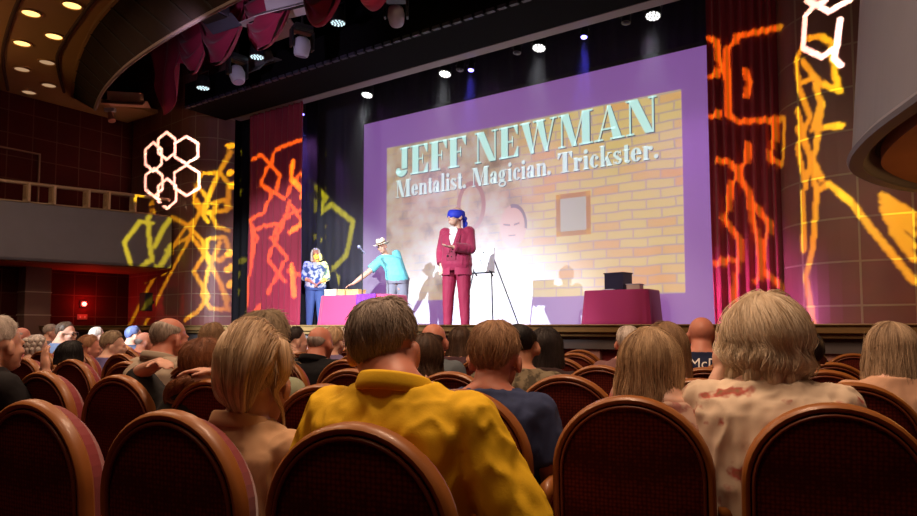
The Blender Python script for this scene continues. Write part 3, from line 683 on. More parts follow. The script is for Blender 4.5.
# ================================================================== OVERHEAD LIGHTS
M_led = emat('led_white', (1, .97, .95), 4); M_ledb = emat('led_blue', (.2, .16, 1), 12); M_ledd = emat('led_dim', (.55, .75, .8), 1.6)
def par(px, py, v, led, label, r=.12, tilt=0, dots=True):
    p = onV(px, py, v); t = thing('par_light', label, 'stage light', p, STAGE_RZ, 'stage lights under the black header')
    M = Matrix.Rotation(tilt, 4, 'X')
    b = MB(); b.tube([(0, 0, .005), (0, 0, .10), (0, 0, .2), (0, 0, .24)], [r, r, r*.8, r*.4], 20); b.xf(M).build('housing', M_metal, t)
    b = MB(); b.cyl((0, 0, 0), (0, 0, .006), r*.96); b.xf(M).build('lens_plate', mat('lens_dark', (.1, .1, .12), .3), t)
    b = MB()
    if dots:
        for (q, rr) in ((0, 0), (6, r*.42), (11, r*.76)):
            for i in range(max(q, 1)): b.sph((math.cos(2*PI*i/max(q, 1))*rr, math.sin(2*PI*i/max(q, 1))*rr, -.004), (r*.13, r*.13, .012), 8, 5)
    else: b.sph((0, 0, -.004), (r*.8, r*.8, .02), 16, 6)
    b.xf(M).build('led_cluster', led, t)
    b = MB(); b.tube([(-r-.02, 0, .1), (-r-.02, 0, .3), (r+.02, 0, .3), (r+.02, 0, .1)], .012, 8); b.cyl((0, 0, .3), (0, 0, .42), .02); b.build('yoke', M_metal, t)
    return p
PARS = []
for px, lb in ((653, 'brightest white LED stage light at the right end of the header'), (539, 'white LED stage light above the letter M of the title'), (445, 'white LED stage light beside a blue one above the centre'), (367, 'white LED stage light above the left corner of the screen')):
    py = {653: 16, 539: 48, 445: 74, 367: 95}[px]; PARS.append(par(px, py, 9.4, M_led, lb, .115, R(-14)))
for px, py, lb in ((471, 70, 'small blue stage light just right of a white one near the header centre'), (584, 37, 'small blue stage light between two white ones'), (302, 114, 'small blue stage light above the left red curtain')):
    par(px, py, 9.4, M_ledb, lb, .06, R(-10), False)
for px, py, lb in ((517, 53, 'unlit dark stage light left of the white one over the title'), (626, 23, 'unlit dark stage light left of the brightest white one'), (460, 70, 'small unlit stage light between the white and blue ones')):
    par(px, py, 9.35, mat('lens_off', (.05, .05, .06), .2), lb, .07, R(-10), False)
for px, py, lb in ((338, 23, 'dim white LED light among the red swags'), (203, 88, 'dim white LED light over the left tile wall'), (257, 57, 'dim white LED light under the second red swag')):
    par(px, py, 7.2, M_ledd, lb, .125)
# batten pipe behind the header
tag(MB().tube([S(-11.9, 9.45, HZ+.5), S(-1.5, 9.45, HZ+.5)], .03).build('lighting_pipe', M_metal), 'long dark pipe carrying the row of stage lights behind the header', 'pipe')
def moving_head(px, py, v, label, lensc, yaw=0, tilt=.3, s=1.0):
    p = onV(px, py, v); t = thing('moving_head_light', label, 'stage light', p, yaw, 'moving head lights hanging over the stage front', s)
    MB().box((0, 0, .27), (.30, .24, .10)).build('base', M_metal, t, bevel=.02)
    b = MB()
    for sx in (-1, 1): b.box((sx*.17, 0, .10), (.04, .13, .30))
    b.box((0, 0, .22), (.36, .16, .03)); b.build('yoke', M_metal, t, bevel=.015)
    M = Matrix.Rotation(tilt, 4, 'X')
    b = MB(); b.tube([(0, 0, .14), (0, 0, .10), (0, 0, 0), (0, 0, -.13), (0, 0, -.16)], [.06, .115, .135, .115, .10], 18); q = b.xf(M).build('head', mat('moving_head_grey', (.42, .42, .52), .45), t, smooth=True)
    b = MB(); b.cyl((0, 0, -.155), (0, 0, -.168), .085); b.xf(M).build('lens', lensc, q)
    MB().cyl((0, 0, .31), (0, 0, .6), .02).build('hanger', M_metal, t)
lg = mat('lens_glass', (.3, .3, .45), .15)
moving_head(302, 46, 7.0, 'pale moving head light hanging below the grey box fixtures', lg, .6, R(12))
moving_head(237, 74, 7.0, 'pale moving head light with an orange rim hanging lower at the left', lg, .9, R(-20))
moving_head(396, 15, 6.8, 'moving head light near the top edge giving off a yellow beam', emat('lens_yellow', (.75, .8, .1), 12), 0, R(60), .9)
def barn(px, py, v, label, w=.5, yaw=0, tilt=0, col=None):
    w *= 1.35
    p = onV(px, py, v); t = thing('barn_door_light', label, 'stage light', p, yaw, 'box lights with flaps over the stage front')
    M = Matrix.Rotation(tilt, 4, 'X'); mm = col or mat('flap_grey', (.62, .54, .56), .6)
    MB().box((0, 0, .14), (w*.8, .26, .2)).xf(M).build('housing', mm, t, bevel=.015)
    q = MB().box((0, -.20, .02), (w, .25, .012), Matrix.Rotation(R(18), 3, 'X')).xf(M).build('flap', mm, t); MB().box((0, .20, .02), (w, .25, .012), Matrix.Rotation(R(-30), 3, 'X')).xf(M).build('flap', mm, t)
    MB().box((0, -.215, .012), (w*.5, .03, .018), Matrix.Rotation(R(18), 3, 'X')).xf(M).build('vent_slot', M_blackp, q)
    MB().box((0, 0, .035), (w*.7, .2, .02)).xf(M).build('lens', M_blackp, t)
    MB().cyl((0, 0, .24), (0, 0, .6), .02).build('hanger', M_metal, t)
barn(293, 10, 6.7, 'large pale grey box light with flaps at the top, left of a red swag', .75, R(-25), R(20))
barn(268, 27, 6.9, 'pale grey light with a long lower flap under the large box light', .62, R(-35), R(-10))
barn(126, 104, 7.3, 'beige lit flap light at the end of the dark curved fascia', .6, R(10), R(15), mat('flap_beige', (.62, .38, .24), .6))
barn(262, 68, 7.6, 'dull grey light with a long flap beside the lower moving head', .5, R(-40), R(30), mat('flap_dull', (.14, .13, .14), .6))
barn(212, 20, 6.3, 'dark grey box light tucked behind the fascia above the swags', .5, R(-30), 0, mat('flap_navy', (.08, .08, .12), .6))
# clamp lamp near the fascia end
p = onV(110, 112, 7.6); t = thing('clamp_lamp', 'small clamp lamp with orange body at the end of the fascia', 'lamp', p, 0)
MB().tube([(0, 0, -.02), (.08, -.05, -.22)], [.05, .08], 14).build('lamp_body', mat('lamp_orange', (.5, .22, .16), .5), t); MB().box((0, 0, .05), (.24, .08, .09)).build('clamp', mat('clamp_white', (.6, .62, .7), .4), t, bevel=.01)
MB().cyl((0, 0, .09), (0, 0, .5), .015).build('hanger', M_metal, t)
# swags
def swag(px0, px1, py0, py1, v, label, tail=0, seed=0):
    a = sv(px0, py0, v); c = sv(px1, py0, v); zb = sv((px0+px1)/2, py1, v).z; w = c.x-a.x; zt = a.z+.25; dp = zt-zb
    nx, nz = 30, 26; rs = []
    for k in range(nz+1):
        t = k/nz; fr = []; bk = []
        for i in range(nx+1):
            s = i/nx; sag = max(0, math.sin(PI*s))**.5 if not tail else (.45+.55*math.sin(PI*min(1, s*1.1+.05)))
            z = zt-dp*t*sag-.03*math.sin(t*7*PI)*math.sin(PI*s)
            off = -.09*math.sin(PI*s)*(1-abs(2*t-1)*.4)-.06*math.sin(t*7*PI+s*1.5+seed)*(.3+math.sin(PI*s))
            if tail: off = -.05*math.sin(s*5*PI+t)-.03*math.sin(t*6+s*9); 
            uu = a.x+w*(.5+(s-.5)*(1-(.10 if not tail else .35)*t))
            fr.append(S(uu, v+off, z)); bk.append(S(uu, v+off+.012, z))
        rs.append(fr+bk[::-1])
    tag(MB().rings(rs).build('red_swag', M_swag, smooth=True), label, 'drape', 'red swag drapes over the stage front')
swag(150, 191, 52, 114, 6.95, 'long red swag tail hanging lowest at the left beside the fascia end', 1, 1)
swag(178, 212, 38, 74, 6.9, 'short red swag just right of the long tail', 0, 2)
swag(196, 252, 15, 66, 6.8, 'deep red swag left of the lower moving head light', 0, 3)
swag(243, 296, 18, 52, 6.75, 'red swag behind the pale grey box light', 0, 4)
swag(300, 352, -12, 29, 6.5, 'red swag right of the large box light at the top edge', 0, 5)
swag(352, 402, -30, 11, 6.4, 'red swag cut off by the top of the picture', 0, 6)
# ================================================================== THEATRE CHAIRS
M_frame = mat('chair_wood', (.29, .098, .020), .42, noise_s=9, amt=.25, coat=.08)
def weave():
    m, nt, b = nt_new('chair_back_weave')
    tc = N(nt, 'ShaderNodeTexCoord')
    mp = N(nt, 'ShaderNodeMapping'); mp.inputs['Scale'].default_value = (75, 75, 75); mp.inputs['Rotation'].default_value = (0, R(0), 0); L(nt, tc.outputs['Object'], mp.inputs[0])
    ck = N(nt, 'ShaderNodeTexVoronoi'); ck.inputs['Scale'].default_value = 1.1; ck.inputs['Randomness'].default_value = .25; L(nt, mp.outputs[0], ck.inputs['Vector'])
    cr = N(nt, 'ShaderNodeValToRGB'); e = cr.color_ramp.elements; e[0].position = .15; e[0].color = (.16, .022, .012, 1); e[1].position = .6; e[1].color = (.055, .006, .004, 1)
    L(nt, ck.outputs[0], cr.inputs[0]); L(nt, cr.outputs[0], b.inputs['Base Color']); b.inputs['Roughness'].default_value = .8; b.inputs['Specular IOR Level'].default_value = .15
    return m
M_weave = weave()
M_vel = mat('chair_velvet', (.20, .012, .018), .8, sheen=.4, noise_s=6, amt=.2)
CW, CT = .234, 1.052          # half width, top
def outline(hw, top, z0, n=22):
    zc = top-hw
    return [Vector((-hw, 0, z0)), Vector((-hw, 0, (z0+zc)/2))]+[Vector((-math.cos(PI*i/n)*hw, 0, zc+math.sin(PI*i/n)*hw)) for i in range(n+1)]+[Vector((hw, 0, (z0+zc)/2)), Vector((hw, 0, z0))]
def tiltM(): return Matrix.Translation((0, 0, .40)) @ Matrix.Rotation(R(-5), 4, 'X') @ Matrix.Translation((0, 0, -.40))   # leans back (away from +Y)
def make_chair():
    t = thing('theater_chair', '', 'chair', (0, 0, 0))
    TM = tiltM().inverted()
    TM = Matrix.Translation((0, 0, .40)) @ Matrix.Rotation(R(4), 4, 'X') @ Matrix.Translation((0, 0, -.40))
    prof = [(-.003, -.022), (.003, -.027), (.009, -.027), (.015, -.021), (.018, -.010), (.018, .008), (.012, .015), (-.003, .015)]
    def sweep(prof, hw, top, z0):
        P = outline(hw, top, z0); rs = []
        for i, p in enumerate(P):
            d = (P[min(i+1, len(P)-1)]-P[max(i-1, 0)]).normalized(); nr = Vector((-d.z, 0, d.x))
            rs.append([p+nr*a+Vector((0, y, 0)) for a, y in prof])
        return MB().rings(rs)
    sweep(prof, CW-.019, CT-.019, .26).xf(TM).build('back_frame', M_frame, t, smooth=True, auto=True)
    sweep([(.005*math.cos(a), -.024+.006*math.sin(a)) for a in [2*PI*i/8 for i in range(8)]], CW-.031, CT-.031, .26).xf(TM).build('piping', mat('chair_piping', (.17, .04, .015), .4), t, smooth=True)
    P = outline(CW-.020, CT-.020, .26)
    def dome(y0, y1, m, name):
        rs = []; c = Vector((0, 0, .66))
        for k, yy in ((1, y0), (.985, y0+(y1-y0)*.7), (.93, y1), (.3, y1+(y1-y0)*.15)): rs.append([c+(p-c)*k+Vector((0, yy, 0)) for p in P])
        b = MB().rings(rs, cap=True); b.xf(TM).build(name, m, t, smooth=False)
    dome(.0, -.020, M_weave, 'back_panel'); dome(.005, .075, M_vel, 'back_cushion')
    b = MB(); b.box((0, .30, .42), (.44, .42, .12)); b.build('seat', M_vel, t, bevel=.04)
    MB().box((0, .28, .34), (.44, .38, .05)).build('seat_pan', M_frame, t, bevel=.01)
    ar = MB()
    ar.tube([(.257, .02, .70), (.257, .05, .735), (.257, .2, .74), (.257, .38, .735), (.257, .44, .70)], [.02, .026, .027, .026, .02], 12).build('armrest', M_frame, t, smooth=True)
    b = MB(); rs = []
    for z in (.02, .35, .70):
        rs.append([Vector((.257+x*(.020+.004*math.sin(i*2.2)), y+.05, z)) for i, (x, y) in enumerate([(-1, .0+.05*j) for j in range(9)]+[(1, .4-.05*j) for j in range(9)])])
    b.rings(rs); b.build('arm_panel', M_vel, t)
    for sx in (-1, 1): MB().box((sx*.16, .22, .16), (.04, .30, .32)).build('leg', M_metal, t, bevel=.01)
    return t
OC = Vector((6.6, 17.5, 0)); R0 = 17.42; RP = .78; SP = .53
def circ_hit(px, O, rad):
    t = (px-458.5)/F      # ground ray (X = t*Y)
    a = t*t+1; b = -2*(t*O.x+O.y); c = O.x**2+O.y**2-rad**2
    y = (-b-math.sqrt(max(0, b*b-4*a*c)))/(2*a); return Vector((t*y, y, 0))
def row_geo(k):            # rows flatten towards the stage
    p = circ_hit(600, OC, R0-RP*k); d = (OC-p).normalized(); rr = 17.4+7*k
    return p+d*rr, rr
def row_hit(px, k, back=0):
    O, rr = row_geo(k); return circ_hit(px, O, rr-back)
def row_face(p, k=0): O, rr = row_geo(k); d = (O-p); return math.atan2(d.x, d.y)
ORD = ['first', 'second', 'third', 'fourth', 'fifth', 'sixth', 'seventh', 'eighth', 'ninth', 'tenth', 'eleventh', 'twelfth', 'thirteenth', 'fourteenth', 'fifteenth', 'sixteenth', 'seventeenth', 'eighteenth', 'nineteenth', 'twentieth']+['last']*9
seats = []
def row(k, anchor_px, lo=-70, hi=1010, only=None, sp=SP):
    OK_, rad = row_geo(k); p = row_hit(anchor_px, k); a0 = math.atan2(OK_.x-p.x, OK_.y-p.y); out = []
    for j in range(-18, 19):
        a = a0-j*sp/rad          # larger a = further left in picture
        q = OK_-Vector((math.sin(a), math.cos(a), 0))*rad
        if q.y < .9: continue
        px = 458.5+F*q.x/q.y
        if lo < px < hi: out.append((px, q, a))
    out.sort(key=lambda e: e[0]); return out
ROWS = [row(0, 368, hi=450), row(1, 630, sp=.53), row(2, 567), row(3, 600), row(4, 560), row(5, 575), row(6, 640)]
RN = ['nearest row', 'second row', 'third row', 'fourth row', 'fifth row', 'sixth row', 'farthest row']
proto = None
NEAR = {}
for k, rw in enumerate(ROWS):
    for i, (px, q, a) in enumerate(rw):
        if k == 6 and px < 380: continue
        if k == 5 and px < 60: continue
        if proto is None: proto = make_chair(); c = proto
        else: c = copy_tree(proto)
        c.location = q; c.rotation_euler = (0, 0, -a)
        c['group'] = 'round-backed theater chairs in curved rows'
        c['label'] = f'round-backed maroon chair with wooden rim, {ORD[i]} from the left in the {RN[k]}'
        c['category'] = 'chair'
        seats.append((k, px, q, a, c))
# ================================================================== PEOPLE
TMPC = C
TS = bpy.data.scenes.new('tmp_build')
def solidify_mesh(mb, voxel, name, smooth=3):
    me = mb.mesh('tmp', []); o = bpy.data.objects.new('tmp', me); TS.collection.objects.link(o)
    r = o.modifiers.new('r', 'REMESH'); r.mode = 'VOXEL'; r.voxel_size = voxel; r.use_smooth_shade = True
    s = o.modifiers.new('s', 'SMOOTH'); s.factor = .5; s.iterations = smooth
    vl = TS.view_layers[0]; vl.update(); dg = vl.depsgraph; ev = o.evaluated_get(dg)
    out = bpy.data.meshes.new_from_object(ev); out.name = name
    bpy.data.objects.remove(o); bpy.data.meshes.remove(me)
    return out
def skin(tone):
    c = {'fair': (.62, .33, .235), 'pink': (.62, .27, .19), 'tan': (.50, .24, .15), 'brown': (.28, .13, .08), 'pale': (.70, .42, .32), 'red': (.56, .22, .15)}[tone]
    return mat('skin_'+tone, c, .5, noise_s=14, amt=.10, sub=.12)
def ellr(c, rx, ry, n=20, e=1.0):
    out = []
    for i in range(n):
        a = 2*PI*i/n; ca, sa = math.cos(a), math.sin(a)
        out.append(Vector(c)+Vector((rx*math.copysign(abs(ca)**e, ca), ry*math.copysign(abs(sa)**e, sa), 0)))
    return out
# joint sets, local frame: facing +Y, origin on the floor below the hips
def J_sit(arms='lap', lean=0, sh=.0):
    j = dict(pel=(0, 0, .54), wai=(0, -.03, .70), che=(0, -.01, .90), shc=(0, -.01, 1.03), nb=(0, -.015, 1.085), hd=(0, .055, 1.168), knee=((-.12, .43, .52), (.12, .43, .52)), ank=((-.11, .42, .09), (.11, .42, .09)), hip=((-.10, .02, .52), (.10, .02, .52)))
    j['sh'] = [(-.172, -.01, .988), (.172, -.01, .988)]
    if arms == 'lap': j['el'] = [(-.235, .0, .76), (.235, .0, .76)]; j['wr'] = [(-.12, .23, .66), (.12, .23, .66)]; j['hdv'] = [(.4, .9, -.2), (-.4, .9, -.2)]
    elif arms == 'behind': j['el'] = [(-.42, .02, 1.13), (.40, .02, 1.10)]; j['wr'] = [(-.17, -.05, 1.20), (.17, -.05, 1.17)]; j['hdv'] = [(.9, -.5, .05), (-.9, -.5, .05)]
    elif arms == 'out': j['el'] = [(-.25, -.02, .77), (.31, .0, .75)]; j['wr'] = [(-.12, .23, .66), (.27, .26, .66)]; j['hdv'] = [(.4, .9, -.2), (0, 1, -.1)]
    elif arms == 'chin': j['el'] = [(-.24, .0, .76), (.22, .12, .80)]; j['wr'] = [(-.12, .23, .66), (.14, .20, 1.03)]; j['hdv'] = [(.4, .9, -.2), (-.45, .1, .9)]
    elif arms == 'cheekR': j['el'] = [(-.24, .0, .76), (.21, .05, .82)]; j['wr'] = [(-.12, .23, .66), (.13, .14, 1.08)]; j['hdv'] = [(.4, .9, -.2), (-.2, .1, .9)]
    elif arms == 'cheekL': j['el'] = [(-.21, .05, .84), (.24, .0, .76)]; j['wr'] = [(-.13, .12, 1.08), (.12, .23, .66)]; j['hdv'] = [(.2, .1, .9), (-.4, .9, -.2)]
    return j
def J_stand():
    return dict(pel=(0, 0, .93), wai=(0, -.01, 1.08), che=(0, 0, 1.27), shc=(0, -.01, 1.40), nb=(0, -.01, 1.46), hd=(0, .03, 1.615), sh=[(-.18, -.01, 1.39), (.18, -.01, 1.39)],
      el=[(-.25, -.02, 1.12), (.25, -.02, 1.12)], wr=[(-.25, .08, .88), (.25, .08, .88)], hdv=[(0, .2, -1), (0, .2, -1)], hip=((-.095, 0, .90), (.095, 0, .90)), knee=((-.11, .02, .49), (.11, .02, .49)), ank=((-.12, 0, .09), (.12, 0, .09)))
def hand(b, w, d, side, s=1.0, curl=.5, pn=None):
    w = Vector(w); d = Vector(d).normalized(); up = Vector(pn) if pn else (Vector((0, 0, 1)) if abs(d.z) < .8 else Vector((0, -1, 0)))
    sd = d.cross(up).normalized(); nn = sd.cross(d).normalized()       # nn: back of hand
    rot = Matrix((sd, d, nn)).transposed()
    c = w+d*.05*s
    b.sph(c, (.038*s, .052*s, .017*s), 12, 8, rot)
    for i, (o, ln) in enumerate(((-.028, .065), (-.009, .075), (.010, .070), (.028, .055))):
        a = w+d*.088*s+sd*o*s; m = a+d*ln*.5*s-nn*ln*.18*curl*s; e = m+(d*(1-curl*.6)-nn*curl).normalized()*ln*.5*s
        b.bone(a, m, .0088*s, .008*s, 8); b.bone(m, e, .008*s, .007*s, 8)
    th = -1 if side < 0 else 1
    a = w+d*.03*s-sd*th*.03*s; m = a+(d*.6-sd*th*.75-nn*.2).normalized()*.035*s; e = m+(d*.9-sd*th*.3-nn*.3).normalized()*.03*s
    b.bone(a, m, .011*s, .0095*s, 8); b.bone(m, e, .0095*s, .008*s, 8)
def head_parts(b, H, face=1.0):
    def e(c, r, rot=None):
        M = H.to_3x3() if rot is None else H.to_3x3() @ rot
        b.sph(H @ Vector(c), r, 18, 12, M)
    e((0, -.012, .030), (.074, .092, .084)); e((0, .030, -.030), (.060, .060, .078)); e((0, .040, -.080), (.042, .044, .036))
    e((0, .078, .012), (.048, .018, .012)); e((0, .092, -.024), (.011, .018, .024)); e((0, .099, -.036), (.016, .012, .010))
    e((-.038, .064, -.028), (.022, .02, .018)); e((.038, .064, -.028), (.022, .02, .018)); e((0, .083, -.064), (.024, .012, .010)); e((0, .079, -.090), (.018, .014, .013))
    for sx in (-1, 1):
        e((sx*.084, -.008, -.012), (.012, .021, .034), Matrix.Rotation(sx*R(22), 3, 'Z') @ Matrix.Rotation(R(-8), 3, 'X'))
        e((sx*.076, .004, -.034), (.010, .010, .012))
def torso(b, j, w, inf, z0=None, top=2, belly=0, sho=1.0):
    pel, wai, che, shc, nb = [Vector(j[k]) for k in ('pel', 'wai', 'che', 'shc', 'nb')]
    hipdrop = Vector((0, 0, -.07))
    rs = [ellr(pel+hipdrop, (.155*w+inf), (.115*w+inf), e=.85), ellr(pel, .172*w+inf, .128*w+inf+belly*.5, e=.85), ellr(pel.lerp(wai, .5)+Vector((0, belly*.3, 0)), .163*w+inf, .122*w+inf+belly, e=.85),
          ellr(wai+Vector((0, belly*.3, 0)), .152*w+inf, .115*w+inf+belly*.9, e=.85), ellr(wai.lerp(che, .5), .160*w+inf, .120*w+inf+belly*.4, e=.8), ellr(che, .172*w+inf, .122*w+inf, e=.78),
          ellr(che.lerp(shc, .6), .180*w+inf, .110*w+inf, e=.75), ellr(shc+Vector((0, 0, -.012)), .158*w*sho+inf, .092*w+inf, e=.9), ellr(shc.lerp(nb, .35), .118*w+inf, .078+inf, e=.95), ellr(shc.lerp(nb, .72)+Vector((0, -.004, .0)), .086*w+inf, .070+inf, e=.95)]
    if top == 2: rs.append(ellr(nb+Vector((0, -.004, .0)), .074+inf, .064+inf))
    b.rings(rs)
def body_mesh(j, w, H, voxel, neck=.054, belly=0, name='body', curl=.5, pns=(None, None), hs=1.0, standing=False):
    b = MB(); torso(b, j, w, 0, belly=belly)
    nb = Vector(j['nb']); hd = H @ Vector((0, -.025, -.02))
    b.bone(nb+Vector((0, -.004, -.03)), hd, neck*1.12, neck, 16)
    head_parts(b, H)
    for i in (0, 1):
        sh, el, wr = Vector(j['sh'][i]), Vector(j['el'][i]), Vector(j['wr'][i])
        b.bone(sh, el, .052*w, .040*w); b.bone(el, el.lerp(wr, .35), .040*w, .041*w); b.bone(el.lerp(wr, .35), wr, .041*w, .026)
        hand(b, wr, j['hdv'][i], -1 if i == 0 else 1, hs, curl, pns[i])
        hp, kn, an = Vector(j['hip'][i]), Vector(j['knee'][i]), Vector(j['ank'][i])
        b.bone(hp, kn, .082*w, .056*w); b.bone(kn, kn.lerp(an, .35), .054*w, .054*w); b.bone(kn.lerp(an, .35), an, .054*w, .036)
        fd = Vector(j.get('foot', (0, 1, 0)))
        b.bone(an+Vector((0, 0, -.045)), an+fd*.13+Vector((0, 0, -.055)), .038, .03)
    return solidify_mesh(b, voxel, name)
def wrinkle(me, amp, sc, seed=0, stretch=(1, 1, .55)):
    cs = [(v.co.copy(), v.normal.copy()) for v in me.vertices]; out = []
    for c, nn in cs:
        q = Vector((c.x*sc*stretch[0]+seed, c.y*sc*stretch[1], c.z*sc*stretch[2]))
        a = noise.noise(q)+.5*noise.noise(q*2.3)
        a = 1-2*abs(a)                       # ridged: creases rather than bumps
        out.extend(c+nn*amp*(a-.4))
    me.vertices.foreach_set('co', out)
    me.update()
def shirt_mesh(j, w, sleeve, voxel, belly=0, inf=.012, amp=.006, seed=0, hem=True, open_neck=False):
    b = MB(); torso(b, j, w, inf, top=1, belly=belly, sho=1.03)
    nb = Vector(j['nb'])
    b.rings([ellr(nb+Vector((0, -.004, -.06)), .11, .085), ellr(nb+Vector((0, -.006, -.012)), .073, .068)])
    for i in (0, 1):
        sh, el, wr = Vector(j['sh'][i]), Vector(j['el'][i]), Vector(j['wr'][i])
        b.sph(sh, (.058*w+inf, .060*w+inf, .054*w+inf), 14, 10)
        if sleeve <= 1: e = sh.lerp(el, sleeve); b.tube([sh, e], [.056*w+inf, .052*w+inf*1.7], 16)
        else:
            b.bone(sh, el, .055*w+inf, .044*w+inf); e = el.lerp(wr, sleeve-1); b.tube([el, e], [.045*w+inf, .038*w+inf], 14)
    me = solidify_mesh(b, voxel, 'shirt', 2); wrinkle(me, amp*.8, 15, seed, (1, 1, .45)); me.polygons.foreach_set('use_smooth', [True]*len(me.polygons)); return me
def pants_mesh(j, w, voxel, inf=.013, full=1.0, amp=.004, seed=0):
    b = MB(); pel = Vector(j['pel'])
    b.rings([ellr(pel+Vector((0, 0, -.09)), .15*w+inf, .12*w+inf, e=.85), ellr(pel, .175*w+inf, .130*w+inf, e=.85), ellr(pel.lerp(Vector(j['wai']), .6), .158*w+inf, .120*w+inf, e=.85)])
    for i in (0, 1):
        hp, kn, an = Vector(j['hip'][i]), Vector(j['knee'][i]), Vector(j['ank'][i])
        b.bone(hp, kn, .086*w+inf, .060*w+inf); b.tube([kn+Vector((0, 0, .0)), kn.lerp(an, full)], [.060*w+inf, .048+inf], 14); b.sph(kn, .060*w+inf, 14, 8)
    me = solidify_mesh(b, voxel, 'trousers', 2); wrinkle(me, amp, 8, seed); me.polygons.foreach_set('use_smooth', [True]*len(me.polygons)); return me
def link(me, name, m, parent):
    o = bpy.data.objects.new(name, me); C.objects.link(o); o.parent = parent
    me.materials.clear(); me.materials.append(m); return o
# -------------------------------------------------------------- hair
def lerp_tab(tab, x):
    for (a, va), (b, vb) in zip(tab, tab[1:]):
        if x <= b: return va+(vb-va)*(x-a)/(b-a)
    return tab[-1][1]
SHORT = [(0, 46), (40, 50), (62, 66), (75, 84), (88, 97), (100, 90), (112, 96), (128, 116), (150, 128), (180, 132)]
def base_pt(ph, th):
    # point on skull for azimuth ph (deg, 0 = front), polar th (deg from crown)
    a, t = R(ph), R(th); return Vector((0, -.012, .030))+Vector((math.sin(a)*math.sin(t)*.074, math.cos(a)*math.sin(t)*.092, math.cos(t)*.084))
def hair(kind, th=.012, L_=.0, flare=.0, wave=0, seed=0, bald=None, strands=0, front=60, vol=(0, 0, 0), sw=.0011, ridg=.0035, fly=.004, taper=0, ends=.03, sag=0, swirl=0):
    """kind 'short' follows the skull to the hairline; 'long' then hangs straight down by L_."""
    b = MB(); NU, NW = 96, 30
    rnd = random.Random(seed)
    def length(aph):           # total path length in degrees-equivalent: arc then hang (m)
        if kind == 'short': return lerp_tab(SHORT, aph), 0.0
        k = min(1, max(0, (aph-front)/14.0)); arcd = 46+(90-46)*min(1, k*1.4) if aph < 90 else 90
        return arcd if k < 1 else 90, L_*max(0, k)**.7
    def pt(ph, w, off, inner=False):
        aph = abs((ph+180) % 360-180); arcd, hang = length(aph); ph = ph+swirl*(1-w)**2; arc_m = R(arcd)*.088; tot = arc_m+hang; d = w*tot
        if d <= arc_m or hang == 0: t = (d/arc_m)*arcd if arc_m else 0; dn = 0
        else: t = arcd; dn = d-arc_m
        p = base_pt(ph, t); rad = Vector((math.sin(R(ph)), math.cos(R(ph)), 0))
        nrm = (p-Vector((0, -.012, .030))); nrm = Vector((nrm.x/.074**2, nrm.y/.092**2, nrm.z/.084**2)).normalized()
        tk = th
        if kind == 'short': tk = th*(1-max(0, w-.40)/.60*.88); tk *= 1-.45*max(0, min(1, (t-55)/25))*max(0, 1-abs(aph-88)/40)
        if bald:
            for (bp, bt, br) in bald:
                c = base_pt(bp, bt); dd = (base_pt(ph, t)-c).length; k = max(0, min(1, (dd-br)/.03)); tk = tk*k-.006*(1-k)
        f = (noise.noise(Vector((math.sin(R(ph))*5+seed, math.cos(R(ph))*5, w*1.6)))*.6+noise.noise(Vector((ph*.22, w*2.0, seed)))*.5)
        tkk = tk+(ridg*f if tk > 0 else 0)+off
        q = p+nrm*(0 if inner else 1)*tkk-nrm*(.010 if inner else 0)
        vv = Vector(vol)*math.sin(min(1, t/90)*PI/2)
        if not inner: q += Vector((rad.x*vol[0], rad.y*vol[1], 0))*math.sin(R(min(t, 90)))+Vector((0, 0, vol[2]*math.cos(R(min(t, 90)))))
        if dn > 0:
            s = dn/max(hang, 1e-4); q += Vector((0, 0, -dn))
            o2 = flare*max(0, math.sin(s*PI*.5))**1.5-taper*s*s
            q += rad*(o2 if not inner else o2*.9-.012*s)
            q += (rad*wave*math.sin(s*7+f*2+ph*.02)+Vector((rad.y, -rad.x, 0))*wave*.8*math.sin(s*6+ph*.05))*min(1, s*3)
            q += Vector((0, 0, sag*f))*s
        return q
    rs_o = []; uvs = []
    vs = []; uvl = []
    for k in range(NW+1):
        w = k/NW
        for i in range(NU): ph = 360*i/NU; vs.append(pt(ph, w, 0)); uvl.append((i/NU, w))
    o2 = len(vs)
    for k in range(NW+1):
        w = k/NW
        for i in range(NU): ph = 360*i/NU; vs.append(pt(ph, w, 0, True)); uvl.append((i/NU, w))
    fs = []
    for k in range(NW):
        for i in range(NU):
            a = k*NU+i; c = k*NU+(i+1) % NU; fs.append((a, a+NU, c+NU, c)); fs.append((o2+a, o2+c, o2+c+NU, o2+a+NU))
    for i in range(NU):
        a = NW*NU+i; c = NW*NU+(i+1) % NU; fs.append((a, o2+a, o2+c, c))
    b.add(vs, fs, 0, uvl)
    for s in range(strands):
        ph = rnd.uniform(0, 360); w0 = rnd.uniform(0, .75 if kind == 'short' else .35); w1 = min(1.03, w0+rnd.uniform(.22, .5) if kind == 'short' else rnd.uniform(.7, 1+ends)); off = rnd.uniform(.0, fly)*(1 if rnd.random() > .12 else 2.2)
        if bald:
            t0 = w0*length(abs((ph+180) % 360-180))[0]
            if any((base_pt(ph, t0)-base_pt(bp, bt)).length < br+.012 for bp, bt, br in bald): continue
        nseg = 6 if kind == 'short' else 12; pts = []
        dr = rnd.uniform(-14, 14)
        for q in range(nseg+1):
            w = w0+(w1-w0)*q/nseg; e = q/nseg
            pts.append(pt(ph+dr*e+2*math.sin(e*5+s), w, off*((.15+1.3*e*e) if kind == 'short' else (.2+.8*math.sin(e*PI*.75)))+.0012))
        u0 = (ph % 360)/360; o = len(b.v); fo = len(b.f)
        b.tube(pts, [sw*(1-.6*abs(2*q/nseg-1)) for q in range(nseg+1)], 3, cap=False)
        for fi in range(fo, len(b.f)):
            k = (fi-fo)//3/nseg; b.uv[fi] = [(u0, w0+(w1-w0)*k)]*4
    return b
